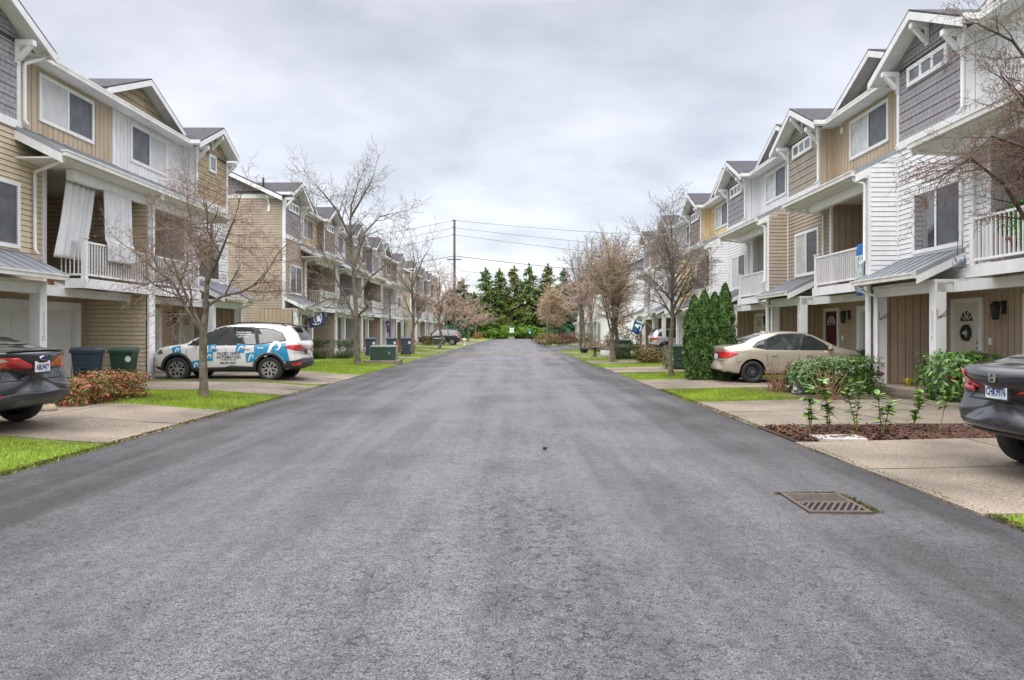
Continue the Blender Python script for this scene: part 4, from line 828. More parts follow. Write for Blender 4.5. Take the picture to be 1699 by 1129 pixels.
# --- estate-shaped SUVs
SUVST = [(0, .46, 1.0, 1.06, .78, .68), (.08, .38, 1.05, 1.17, .86, .68), (.22, .32, 1.07, 1.42, .895, .64), (.42, .30, 1.07, 1.60, .905, .61), (.8, .28, 1.06, 1.66, .9075, .605), (1.4, .26, 1.05, 1.69, .9075, .61), (2.0, .26, 1.04, 1.685, .9075, .62), (2.45, .26, 1.035, 1.62, .9075, .62), (2.8, .26, 1.03, 1.49, .9075, .63), (3.15, .26, 1.02, 1.27, .905, .66), (3.45, .26, 1.01, 1.09, .90, .72), (3.9, .27, .98, 1.04, .89, .72), (4.3, .30, .90, .97, .86, .68), (4.55, .35, .74, .84, .76, .58), (4.64, .42, .64, .72, .66, .46)]
def suv(label, loc, rz, pm, roofm, glass=CGLASS, group='cars parked on the driveways'):
    T = thing('parked_suv', label, 'SUV', loc, rz, group)
    c = Car(SUVST, [(.3, .14), (.42, .02), (.60, -.03), (.70, .03), (.98, .04), (1.1, .0)], [(.25, .12), (.6, 0), (1.0, .1)], (.93, 3.60), .355, pm, T); c.add_wheels('alloy', .225, .785)
    c.windows('side_window', [[(1.32, 1.075), (2.14, 1.065), (2.05, 1.56), (1.45, 1.545)], [(2.24, 1.065), (3.28, 1.055), (3.0, 1.26), (2.72, 1.43), (2.40, 1.555), (2.16, 1.56)], [(.50, 1.19), (1.24, 1.09), (1.34, 1.53), (.92, 1.50), (.62, 1.38)]], m=glass)
    for sg in (1, -1): [c.patch('pillar_trim', [q_], 'y', sg, BLACK, .0065, .06) for q_ in ([(2.13, 1.06), (2.25, 1.06), (2.17, 1.575), (2.04, 1.572)], [(1.23, 1.085), (1.33, 1.07), (1.46, 1.56), (1.33, 1.545)])]
    c.patch('rear_window', [[(-.54, 1.18), (.54, 1.18), (.46, 1.50), (-.46, 1.50)]], 'x', -1, CGLASS, .006, .06); c.patch('windscreen', [[(2.5, -.52), (3.38, -.66), (3.38, .66), (2.5, .52)]], 'z', 1, CGLASS, .006, .08)
    for sg in (1, -1):
        c.patch('tail_lamp', [[(.05, .90), (.12, .86), (.48, .985), (.50, 1.03), (.36, 1.065), (.12, 1.06)]], 'y', sg, TAIL, .008, .04, thick=.006); c.patch('tail_lamp', [[(sg*.56, .98), (sg*.82, .90), (sg*.85, 1.05), (sg*.58, 1.07)]], 'x', -1, TAIL, .008, .05, thick=.006)
        c.patch('reversing_lamp', [[(.06, .80), (.30, .82), (.40, .93), (.10, .87)]], 'y', sg, LENS, .007, .04)
        c.patch('head_lamp', [[(4.02, .80), (4.46, .74), (4.40, .86), (4.05, .94)]], 'y', sg, HEAD, .006, .05); c.patch('reflector', [[(.10, .47), (.28, .47), (.28, .54), (.10, .55)]], 'y', sg, TAIL, .022, .05)
        c.patch('sill_cladding', [[(1.38, .26), (3.14, .26), (3.16, .40), (2.2, .42), (2.05, .47), (1.34, .43)]], 'y', sg, CLAD, .010, .06, thick=.01)
        for x, a0, a1 in ((.93, -12, 192), (3.60, -12, 192)): c.patch('wheel_arch', [ring((x, .365), .40, .475, a0, a1)], 'y', sg, CLAD, .012, .05, thick=.012)
        c.patch('bumper_cladding', [[(.0, .38), (.48, .38), (.46, .60), (.3, .60), (.0, .64)]], 'y', sg, CLAD, .010, .05); c.patch('bumper_cladding', [[(4.08, .30), (4.52, .34), (4.62, .46), (4.3, .44), (4.06, .42)]], 'y', sg, CLAD, .010, .05); c.patch('fog_lamp_surround', [[(4.40, .46), (4.58, .50), (4.44, .74)]], 'y', sg, BLACK, .010, .05)
        c.line([(1.26, 1.07), (1.30, .80), (1.42, .45)], 'y', sg); c.line([(2.19, 1.06), (2.18, .42)], 'y', sg); c.line([(3.30, 1.05), (3.34, .8), (3.24, .42)], 'y', sg)
        for x in (1.50, 2.40): c.patch('door_handle', [[(x, .925), (x+.20, .935), (x+.20, .962), (x, .955)]], 'y', sg, pm, .014, .06, thick=.014)
        m = MB(); pts = []
        for i in range(9): x = .55+i*.2; h = c.cast('z', 1, x, sg*.50); pts.append((x, sg*.52, h[0].z+(.045 if 0 < i < 8 else .0)))
        m.tube(pts, .018, 8); m.build('roof_rail', BLACK, T, True)
    c.patch('bumper_cladding', [[(-.84, .40), (.84, .40), (.84, .62), (.5, .66), (-.5, .66), (-.84, .62)]], 'x', -1, CLAD, .010, .06, thick=.01)
    m = MB(); m.hexa([(.16, -.50, 1.58), (.42, -.52, 1.60), (.42, .52, 1.60), (.16, .50, 1.58), (.14, -.50, 1.61), (.42, -.52, 1.64), (.42, .52, 1.64), (.14, .50, 1.61)]); m.build('roof_spoiler', BLACK, T, bevel=.01)
    mirror_part(c, 3.05, .88, 1.06, BLACK); c.plate('', .86, .012); return c
def glyph(cx, cz, s, rot=0):
    """sweeping white letter stroke, as two tapered ribbons"""
    P = [(-.42, -.42, .02), (-.30, -.36, .07), (-.18, -.14, .11), (-.08, .12, .13), (.08, .30, .13), (.28, .30, .12), (.38, .12, .10), (.30, -.04, .07), (.14, -.06, .02)]
    L_, Rr = [], []
    for i, (x, y, w_) in enumerate(P):
        a, b = P[max(0, i-1)], P[min(len(P)-1, i+1)]; d = Vector((b[0]-a[0], b[1]-a[1])).normalized(); L_.append((x-d.y*w_/2*1.3, y+d.x*w_/2*1.3)); Rr.append((x+d.y*w_/2*1.3, y-d.x*w_/2*1.3))
    out_ = []
    for (x, y) in L_+Rr[::-1]:
        X = x*math.cos(rot)-y*math.sin(rot); Y = x*math.sin(rot)+y*math.cos(rot); out_.append((cx-X*s, cz+Y*s))
    return out_
def square(cx, cz, s, rot): return [(cx-(x*math.cos(rot)-y*math.sin(rot))*s/2, cz+(x*math.sin(rot)+y*math.cos(rot))*s/2) for x, y in ((-1, -1), (1, -1), (1, 1), (-1, 1))]
def livery():
    pm = paint('silver_white_paint', (.72, .71, .69), .08, .28)
    c = suv('silver-white SUV with bright blue company livery on its side', (-6.22, 20.6, .11), R(180), pm, BLACK)
    # left side faces the camera: image x runs from nose (x=L) at left to tail at right
    big = [(.46, 1.115), (1.28, 1.06), (1.38, 1.05), (1.35, .70), (1.36, .62), (1.30, .70), (1.16, .80), (.93, .86), (.70, .80), (.56, .69), (.50, .58), (.34, .57)]
    c.patch('livery_panel', [big], 'y', 1, LBLUE, .0065, .05)
    for cx, cz, s, r in ((3.61, .885, .25, .25), (2.58, .955, .22, .20), (2.68, .72, .25, .0), (1.77, .96, .25, -.12), (1.47, .70, .27, .14), (3.06, .47, .26, .22)):
        b = c.patch('livery_square', [square(cx, cz, s, r)], 'y', 1, LBLUE, .0075, .05); c.patch('livery_letter', [glyph(cx, cz-.01, s*.85, r)], 'y', 1, LWHITE, .0105, .03, b)
    c.patch('livery_letter', [glyph(.84, .95, .56, 0)], 'y', 1, LWHITE, .0115, .04)
    c.patch('livery_letter', [[(1.10, .955), (1.28, .955), (1.28, .985), (1.10, .985)]], 'y', 1, LWHITE, .0115, .05)
    for t, sz, x, z, mt, sx in (('PACIFIC OFFICE', .118, 2.10, .80, LTEXT, .80), ('AUTOMATION', .118, 2.10, .70, LTEXT, .88), ('- PROBLEM SOLVED -', .045, 2.10, .625, LTEXT, 1.2), ('800-696-9029', .085, 2.12, .535, LTEXT, .95)):
        c.text('livery_text', t, sz, (x, z), 'y', 1, mt, -1, 0, None, .008, sx)
    for k, t in enumerate(('Your Smart Solution', 'to Office Equipment', 'and IT Services')): c.text('livery_text', t, .062, (1.72, 1.42-k*.065), 'y', 1, WTEXT, -1, 0, None, .011, .85)
livery()
suv('black SUV parked nose-in beyond the second transformer box', (-5.75, 70.9, .10), R(180), paint('black_suv_paint', (.015, .015, .018), .2, .25), BLACK)
suv('silver SUV half hidden behind white porch posts', (8.55, 44.5, .09), R(0), paint('silver_paint', (.50, .50, .51), .4, .3), BLACK)
# ------------------------------------------------------------------ bare trees
def mixer(name, cols, rough=.9, vs=8, bump=.6, bs=30, stretch=None): return mat(name, cols[0], rough, .45, vs, bump=bump, bs=bs, stretch=stretch)
BARK = mat('bark_mossy', (.155, .135, .095), .95, .5, 7, bump=1, bs=45, fine=.4, fs=40)
BARKD = mat('bark_dark', (.10, .075, .055), .95, .45, 9, bump=1, bs=45)
TWIG = mat('twig_brown', (.21, .14, .105), .9, .3, 3)
TWIGR = mat('twig_red_bud', (.27, .115, .09), .9, .3, 5)
TWIGT = mat('twig_tan', (.44, .31, .25), .9, .25, 3); TWIGG = mat('twig_grey', (.24, .20, .17), .9, .3, 3)
class Tree:
    def __init__(s, seed, thick): s.r = random.Random(seed); s.wood = MB(); s.tw = MB(); s.buds = MB(); s.th = thick
    def branch(s, p, d, L, r, lev, P):
        """a wandering tapered limb that carries smaller ones"""
        n = max(3, int(L/(.10 if lev >= 2 else .22))+1); n = min(n, 9 if lev < 2 else 6); pts = [p.copy()]; dd = d.normalized(); st = L/n
        for i in range(n):
            j = P['wig']*(1+.4*lev); dd = (dd+Vector((s.r.gauss(0, j), s.r.gauss(0, j), s.r.gauss(0, j)+P['up'][min(lev, 3)]*.12))).normalized(); p = p+dd*st; pts.append(p.copy())
        s.limb(pts, r, max(r*.35, P['rmin']), lev, P)
    def limb(s, pts, r0, r1, lev, P, t0=.18):
        k = len(pts); rad = [r0+(r1-r0)*i/(k-1) for i in range(k)]
        (s.wood if lev < 2 else s.tw).tube(pts, rad, 7 if lev == 0 else 5 if lev == 1 else 3, 0, False)
        if lev >= P['levels']:
            if P.get('bud') and s.r.random() < P['bud']:
                e = pts[-1]; b = P['bs']; s.tw.lathe([(0, -b), (b*.55, 0), (0, b*1.3)], e, 4, 'z', 1, False)
            return
        Ls = [(pts[i+1]-pts[i]).length for i in range(k-1)]; tot = sum(Ls); cnt = max(1, int(round(P['cnt'][lev]*tot/P['ref'][lev])))
        for c in range(cnt):
            t = t0+(1-t0)*(c+s.r.random())/cnt; x = t*tot; i = 0
            while i < k-2 and x > Ls[i]: x -= Ls[i]; i += 1
            q_ = pts[i].lerp(pts[i+1], min(1, x/Ls[i])); ax = (pts[i+1]-pts[i]).normalized()
            o = Vector((s.r.gauss(0, 1), s.r.gauss(0, 1), s.r.gauss(0, .7))); o = (o-ax*o.dot(ax)).normalized(); a = R(s.r.uniform(*P['ang'][lev]))
            ll = P['len'][lev]*s.r.uniform(.6, 1.25)*(1.1-.55*t)*(tot/P['ref'][lev])**.35
            rr = max(P['rmin'], min((r0+(r1-r0)*t)*.62, P['rad'][lev]))
            s.branch(q_, ax*math.cos(a)+o*math.sin(a), ll, rr, lev+1, P)
        s.branch(pts[-1], pts[-1]-pts[-2], P['len'][lev]*.8, max(P['rmin'], r1), lev+1, P)
    def done(s, label, loc, mats, group, name='bare_tree'):
        T = thing(name, label, 'tree', loc, 0, group); s.wood.build('trunk', mats[0], T, True)
        s.tw.build('crown', [mats[1], mats[2]], T)
        return T
def pp(base, pts, Yj=0):   # picture points at the depth of the tree -> local points
    bx, by, bz = base; return [Vector(((x-CX)/F*(by+dy)-bx, dy, CH-(y-CY)/F*(by+dy)-bz)) for x, y, dy in pts]
GT = 'bare street trees'
# the spreading tree on the near lawn
base = px(338, 658, .12); b0 = (base[0], base[1], .11)
t = Tree(3, 1); PA = dict(levels=4, up=[.2, .1, -.15, -.1], wig=.10, cnt=[6, 7, 5, 4], ref=[1.6, .9, .5, .3], len=[.95, .52, .30, .16], ang=[(35, 75), (30, 80), (30, 80), (30, 70)], rad=[.022, .009, .0045, .0035], rmin=.0026, bud=.55, bs=.011)
t.wood.tube(pp(b0, [(338, 660, 0), (338, 640, 0), (337, 600, 0), (337, 560, 0), (340, 530, 0), (343, 500, 0)]), [.125, .092, .085, .082, .072, .062], 12, 0, False)
t.limb(pp(b0, [(341, 512, 0), (343, 480, .05), (346, 440, .1), (352, 400, .1), (350, 370, .15), (338, 335, .2)]), .06, .018, 0, PA, .25)
for L_ in ([(336, 552, 0), (318, 528, -.1), (302, 497, -.2), (285, 466, -.3), (258, 448, -.4), (236, 430, -.5)], [(337, 548, 0), (322, 518, .2), (300, 470, .4), (285, 430, .5), (277, 395, .6)], [(341, 510, 0), (368, 492, .1), (400, 485, .2), (432, 468, .35), (462, 420, .4)], [(344, 470, .05), (362, 430, -.3), (376, 395, -.6), (390, 360, -.8)], [(345, 450, .1), (328, 410, .4), (318, 370, .7), (312, 340, .8)]):
    t.limb(pp(b0, L_), .042, .014, 0, PA, .2)
t.done('wide low bare tree with reddish twigs on the lawn strip before the cream house', b0, [BARK, TWIG, TWIGR], GT)
# tall open tree by the clipped box hedge
base = px(592, 604, .13); b0 = (base[0], base[1], .12)
t = Tree(8, 1); PB = dict(levels=4, up=[.5, .25, .15, .2], wig=.075, cnt=[6, 7, 6, 3], ref=[3.2, 1.6, .9, .5], len=[1.35, .78, .45, .26], ang=[(35, 65), (30, 70), (30, 70), (25, 60)], rad=[.035, .014, .008, .0055], rmin=.0048, bud=.2, bs=.014)
t.wood.tube(pp(b0, [(593, 606, 0), (593, 590, 0), (592, 560, 0), (592, 530, 0)]), [.17, .125, .115, .11], 12, 0, False)
t.limb(pp(b0, [(592, 532, 0), (588, 480, 0), (584, 420, .1), (581, 375, .1), (583, 340, 0), (592, 315, 0)]), .10, .018, 0, PB, .3)
for L_ in ([(590, 528, 0), (566, 480, -.3), (545, 440, -.6), (528, 400, -.8), (522, 350, -1)], [(589, 500, 0), (612, 462, .5), (640, 440, .8), (655, 425, 1)], [(588, 522, 0), (574, 500, .6), (548, 495, 1.2), (520, 508, 1.6)], [(594, 524, 0), (612, 508, -.8), (632, 515, -1.4)], [(586, 450, 0), (606, 385, .4), (630, 360, .6), (650, 355, .8)], [(584, 400, 0), (560, 350, -.4), (540, 325, -.6), (522, 305, -.8)], [(582, 360, 0), (600, 330, -.3), (614, 304, -.4)]):
    t.limb(pp(b0, L_), .06, .016, 0, PB, .25)
t.done('tall open bare tree between the clipped box hedge and the transformer', b0, [BARK, TWIGG, TWIG], GT)
def generic(label, bx, by, top, width, seed, twig, P, trunk_r=.10, fork=.24, nl=7, z=.12, bark=BARK, lean=0, stems=1):
    """bx,by: foot in the picture; top: picture height of the crown top; width in metres"""
    base = px(bx, by, z); H = CH-(top-CY)/F*base[1]-z; t = Tree(seed, 1); r = t.r
    P = dict(P); 
    for s_ in range(stems):
        o = Vector((0, 0, -.05)) if stems == 1 else Vector((r.uniform(-.15, .15), r.uniform(-.15, .15), -.05)); ln = lean if stems == 1 else r.uniform(-.18, .18)
        spine = [o+Vector((ln*H*k*.8+r.gauss(0, .012*H)*(k > .1), r.gauss(0, .01*H)*(k > .1), H*k)) for k in (0, .12, fork, .45, .65, .85, .96)]
        rs = [trunk_r*1.35, trunk_r, trunk_r*.9]; t.wood.tube(spine[:3], rs, 9, 0, False); t.limb(spine[2:], trunk_r*.9, .012, 0, P, .1)
        for i in range(nl):
            k = fork*.95+(.62-fork)*i/max(1, nl-1); a = 2.4*i+r.uniform(-.4, .4)+s_; q0 = spine[2].lerp(spine[4], max(0, (k-fork)/(.65-fork+1e-6)))
            wv = width*.5*P.get('spread', .62)*r.uniform(.75, 1.05)*(1-.3*(k-fork)); up = P['rise']*H*r.uniform(.7, 1.2)*(1-.5*(k-fork)); d = Vector((math.cos(a), math.sin(a), 0))
            t.limb([q0, q0+d*wv*.3+Vector((0, 0, up*.35)), q0+d*wv*.65+Vector((0, 0, up*.75)), q0+d*wv+Vector((0, 0, up))], trunk_r*.5, .012, 0, P, .15)
    return t.done(label, (base[0], base[1], z), [bark, twig, TWIGR], GT)
def prm(sc, up=(.3, .2, .1, .1), cnt=(6, 6, 5, 3), levels=3, rise=.3, rmin=.006, wig=.09, dn=1.0): return dict(levels=levels, up=list(up), wig=wig, cnt=list(cnt), ref=[2.4*sc, 1.2*sc, .7*sc, .4*sc], len=[1.25*sc*dn, .75*sc*dn, .42*sc, .25*sc], ang=[(30, 65), (25, 70), (25, 70), (25, 60)], rad=[.03, .013, .008, .006], rmin=rmin, rise=rise)
generic('upright bare tree just past the green transformer box', 685, 587, 402, 6.0, 21, TWIGG, prm(1.2, rise=.42, rmin=.007, cnt=(4, 5, 5, 3)), .11, .24, 6)
generic('bare pinkish tree before the second transformer box', 728, 579, 440, 5.4, 22, TWIGT, prm(1.0, up=(.2, 0, 0, 0), cnt=(4, 5, 5, 3), rise=.26, rmin=.012), .11, .28, 7)
generic('bare pinkish tree at the tail of the black SUV', 755, 572, 470, 6.0, 23, TWIGT, prm(1.1, up=(.2, 0, 0, 0), cnt=(4, 5, 5, 3), rise=.22, rmin=.016), .12, .3, 8)
generic('low domed pinkish tree behind the fire hydrant', 776, 567, 495, 8.5, 24, TWIGT, prm(1.2, up=(.1, 0, 0, 0), cnt=(4, 5, 5, 3), rise=.18, rmin=.018), .14, .3, 8)
generic('farthest small pinkish tree at the road end by the round orange bush', 789, 562.5, 505, 7.5, 25, TWIGT, prm(1.2, up=(.1, 0, 0, 0), cnt=(4, 5, 5, 3), rise=.2, rmin=.02), .13, .35, 7)
generic('slender pale-trunked bare tree beside the arborvitae', 1115, 625, 345, 3.0, 31, TWIGG, prm(.68, up=(.35, .25, .2, .2), cnt=(6, 6, 5, 3), levels=4, rise=.22, rmin=.0045), .075, .34, 10, z=.06)
generic('dense round-crowned brown tree with a pale trunk behind the clipped round hedge', 1018, 601, 425, 3.4, 32, mat('twig_olive', (.36, .27, .18), .9, .3, 3), prm(.62, up=(.45, .3, .2, .1), cnt=(6, 7, 6, 4), rise=.55, rmin=.006), .12, .22, 12, z=.06)
generic('tall spindly tree rising behind the dense round-crowned tree', 1024, 596, 415, 2.2, 33, TWIGG, prm(.8, up=(.6, .5, .4, .2), cnt=(6, 6, 5, 3), rise=.6, rmin=.008), .10, .3, 6, z=.06, bark=BARKD)
generic('leaning bare tree at the corner of the side road', 969, 581, 455, 3.6, 34, TWIGT, prm(.85, cnt=(4, 5, 5, 3), rise=.4, rmin=.011), .11, .3, 7, z=.06, lean=-.07)
generic('tall grey bare tree by the far white garages', 982, 574, 430, 4.0, 35, TWIGG, prm(1.15, up=(.8, .6, .4, .2), cnt=(4, 5, 5, 3), rise=.6, rmin=.012), .16, .3, 8, z=.06)
generic('second tall grey bare tree standing behind the corner tree', 962, 573, 440, 4.2, 36, TWIGG, prm(1.15, up=(.8, .6, .4, .2), cnt=(4, 5, 5, 3), rise=.6, rmin=.012), .16, .3, 8, z=.06)
generic('many-stemmed pale tree beyond the side road', 916, 567.5, 492, 3.6, 37, mat('twig_straw', (.50, .38, .26), .9, .25, 3), prm(1.1, cnt=(7, 8, 6, 3), rise=.5, rmin=.017), .09, .2, 5, z=.06, stems=3)
generic('thin-trunked bare tree left of the many-stemmed one', 908, 563.5, 498, 4.0, 38, TWIGT, prm(1.1, cnt=(4, 5, 5, 3), rise=.3, rmin=.018), .12, .4, 6, z=.06)
generic('thin-trunked bare tree right of the many-stemmed one', 932, 567, 490, 5.0, 39, TWIGT, prm(1.2, cnt=(4, 5, 5, 3), rise=.3, rmin=.018), .12, .4, 6, z=.06)
# overhanging tree at the right edge
b0 = (8.2, 9.95, .08); t = Tree(44, 1); PC = dict(levels=4, up=[.0, -.05, -.2, -.1], wig=.10, cnt=[4, 5, 5, 3], ref=[1.2, .8, .45, .25], len=[.72, .42, .24, .12], ang=[(25, 65), (30, 75), (30, 75), (30, 70)], rad=[.012, .006, .004, .003], rmin=.0026, bud=.8, bs=.012)
t.wood.tube([Vector((0, 0, -.1)), Vector((0, 0, .5)), Vector((-.05, 0, 1.5)), Vector((-.05, 0, 2.4))], [.12, .09, .08, .075], 10, 0, False)
for L_ in ([(0, 0, 2.4), (-.1, .1, 3.8), (-.35, .1, 5.0), (-.9, .1, 5.75), (-1.35, 0, 5.9)], [(0, 0, 2.4), (0, -.1, 3.9), (-.2, -.2, 5.2), (-.5, -.3, 6.1)], [(0, 0, 2.3), (-.25, -.1, 3.2), (-.6, -.2, 4.2), (-1.0, -.2, 4.75)], [(0, 0, 2.4), (-.1, .1, 3.6), (-.3, .2, 4.6), (-.75, .3, 5.15)], [(0, 0, 2.2), (-.4, .3, 2.9), (-.9, .3, 3.7), (-1.45, .2, 4.05), (-2.0, .1, 3.75)], [(0, 0, 2.3), (-.4, -.2, 3.3), (-.9, -.3, 4.05), (-1.5, -.3, 4.25), (-1.9, -.4, 3.9)], [(0, 0, 2.4), (.4, 0, 3.4), (.9, .2, 4.4), (1.2, .3, 5)], [(0, 0, 2.4), (.2, .5, 3.4), (.3, 1.0, 4.3)], [(0, 0, 2.4), (.1, -.5, 3.4), (.2, -1.0, 4.3)]):
    t.limb([Vector(p) for p in L_], .042, .012, 0, PC, .3)
t.done('budding bare tree whose branches hang over the near white house', b0, [BARKD, mat('twig_dark', (.15, .10, .08), .9, .3, 4), TWIGR], GT)
# ------------------------------------------------------------------ leaves
def leaves(name, P, Nn, size, asp, m, parent=None, droop=0.0, seed=0):
    g = np.random.default_rng(seed+11); n = len(P); d = Nn+g.normal(0, .45, (n, 3)); d /= np.linalg.norm(d, axis=1)[:, None]+1e-9
    t = g.normal(0, 1, (n, 3)); t[:, 2] -= droop; t -= d*(t*d).sum(1)[:, None]; t /= np.linalg.norm(t, axis=1)[:, None]+1e-9; b = np.cross(d, t)
    s = size*g.uniform(.65, 1.3, n)[:, None]; a, w_ = t*s, b*s*asp
    V = np.stack([P-a, P-w_*.9-d*s*.18-a*.1, P+a-d*s*.25, P+w_*.9-d*s*.18-a*.1], 1).reshape(-1, 3)
    return mesh_np(name, V, np.arange(len(V)).reshape(-1, 4), m, parent)
def ell(n, c, r, seed, lump=.18, box=0, base=-1e9, shell=.55):
    g = np.random.default_rng(seed); u = g.normal(0, 1, (n, 3)); u /= np.linalg.norm(u, axis=1)[:, None]
    if box: u = np.sign(u)*np.abs(u)**(1-box*.62); u /= np.maximum(np.abs(u).max(1)**.55, .5)[:, None]
    k = g.uniform(shell, 1, n)**.6; f = 1+lump*(np.sin(u[:, 0]*5+seed)+np.sin(u[:, 1]*6+seed*2)+np.sin(u[:, 2]*5+seed*3))/2+g.normal(0, lump*.25, n)
    P = np.array(c)+u*np.array(r)*(k*f)[:, None]; ok = P[:, 2] > base; return P[ok], u[ok]
def leafm(name, cols, rough=.5, spec=.4):
    m = mat(name, cols[0], rough, .25, 2, island=cols[1:], spec=spec); return m
BOX = leafm('leaf_box', [(.022, .045, .012), (.05, .085, .02), (.09, .115, .028)]); LAUR = leafm('leaf_laurel', [(.04, .12, .018), (.09, .22, .03), (.19, .34, .07), (.055, .15, .022)], .28, .6)
THUJ = leafm('leaf_arborvitae', [(.012, .036, .007), (.04, .10, .013), (.10, .18, .026)], .7); REDL = leafm('leaf_red_tip', [(.05, .085, .015), (.12, .15, .025), (.07, .11, .02), (.40, .13, .04), (.17, .20, .03), (.48, .05, .05), (.10, .12, .025), (.45, .06, .06)]); REDH = leafm('leaf_red', [(.22, .025, .02), (.38, .075, .045), (.12, .08, .02)])
BRN = leafm('leaf_brown', [(.11, .06, .025), (.18, .11, .04), (.15, .13, .03)]); CON = leafm('needle_green', [(.055, .10, .02), (.10, .16, .027), (.165, .225, .04)], .8); CONB = leafm('needle_blue', [(.03, .09, .045), (.06, .15, .07)], .8); CONO = leafm('needle_olive', [(.085, .11, .022), (.15, .17, .034), (.20, .185, .05)], .8)
IVY = leafm('leaf_bank', [(.06, .14, .012), (.13, .26, .02), (.22, .36, .03)]); YEL = leafm('leaf_yellow_green', [(.16, .24, .02), (.28, .32, .04), (.09, .18, .02)])
STEMM = mat('stem_brown', (.09, .06, .035), .9, .3, 9)
def shrub(name, label, c, r, n, size, m, seed, asp=.5, lump=.15, box=0, cat='shrub', group=None, stems=5, droop=.0, core=None):
    T = thing(name, label, cat, (c[0], c[1], c[2]), 0, group); P, u = ell(n, (0, 0, r[2]*.98), r, seed, lump, box, .02); nn = u*.8; nn[:, 2] += .45
    leaves('foliage', P, nn, size, asp, m, T, droop, seed); b = MB(); g = random.Random(seed)
    for i in range(stems):
        a = g.uniform(0, 6.28); q1 = Vector((r[0]*.2*math.cos(a), r[1]*.2*math.sin(a), -.03)); q2 = Vector((r[0]*.7*math.cos(a), r[1]*.7*math.sin(a), r[2]*1.2)); b.tube([q1, q1.lerp(q2, .5)+Vector((0, 0, .05)), q2], [.014, .011, .005], 5, 0, False)
    b.build('stem', STEMM, T); return T
GS = 'shrubs beside the driveways'
def at_z(x, y, z): return px(x, y, z)
# red-leaved hedge in three bushes
for i, (x, y, r, lb) in enumerate(((126, 675, (.36, .34, .28), 'red and green leaved shrub nearest the black saloon, orange tipped'), (163, 669, (.44, .38, .32), 'middle bush of the red-leaved hedge, with the crimson patch'), (204, 662, (.44, .36, .31), 'red-leaved shrub before the dark green bin'))):
    shrub('red_tip_shrub', lb, px(x, y, .14), r, 2300, .033, REDL, 50+i, .5, .22, .35, group=GS)
p = px(545, 597, .12); shrub('clipped_hedge', 'clipped dark box hedge behind the livery SUV tail', (p[0], p[1]+.5, .12), (1.10, .62, .52), 9000, .034, BOX, 60, .5, .05, .9, 'hedge', GS)
for i, (x, y, w_, lb) in enumerate(((666, 580, 1.6, 'low red hedge running behind the transformer box'), (655, 587, .5, 'small red shrub at the left of the transformer pad'))):
    p = px(x, y, .12); shrub('red_hedge', lb, p, (w_*.7, .5, .42), 2600 if i == 0 else 900, .05, REDH, 65+i, .5, .12, .6, 'hedge', GS)
p = px(712, 574, .12); shrub('twiggy_shrub', 'brown twiggy shrub on the grass past the red hedge', p, (.75, .6, .55), 1300, .06, BRN, 69, .25, .2, group=GS, stems=12)
# arborvitae
GA = 'columnar arborvitae by the gold saloon'
for i, (x, y, top, w_, lb) in enumerate(((1152, 640, 494, .30, 'arborvitae column farthest from the gold saloon'), (1169, 640, 486, .30, 'second arborvitae column in the clump, thin tipped'), (1186, 640, 489, .33, 'third arborvitae column in the clump, fullest one'), (1203, 641, 474, .29, 'tallest arborvitae column, closest to the gold saloon'))):
    b = px(x, y-9, .06); H = CH-(top-CY)/F*b[1]-.06; T = thing('arborvitae', lb, 'tree', b, 0, GA); g = np.random.default_rng(70+i); n = 5200
    z = g.random(n)**.85; a = g.uniform(0, 6.28, n); rad = w_*(np.minimum(1, (1-z)*2.6+.02)**.62)*(.82+.18*np.minimum(1, z*8))*(1+.20*np.sin(a*5+z*17)+.08*np.sin(a*3-z*41))*g.uniform(.55, 1.05, n)**.5
    P = np.column_stack([rad*np.cos(a), rad*np.sin(a), .05+z*H]); Nn = np.column_stack([np.cos(a), np.sin(a), np.full(n, .15)])
    o = leaves('foliage', P, Nn, .065, .40, THUJ, T, -1.6, i); m = MB(); m.tube([(0, 0, -.05), (0, 0, H*.9)], [.06, .01], 6, 0, False); m.build('trunk', BARKD, T)
# green shrubs by the porch step
for i, (x, y, z, r, lb, n) in enumerate(((1352, 655, .05, (.62, .5, .42), 'leafy green shrub behind the cut brown stems', 3600), (1404, 655, .05, (.75, .55, .46), 'broad dark green shrub before the porch step', 4500), (1424, 632, .05, (.62, .5, .48), 'rounded dark shrub at the nose of the gold saloon', 3400))):
    shrub('leafy_shrub', lb, px(x, y, z), r, n, .042, leafm('leaf_dark_shrub', [(.025, .075, .012), (.06, .14, .018), (.14, .24, .035)], .35, .6), 80+i, .5, .16, .2, group=GS)
p = px(1448, 607, .05)
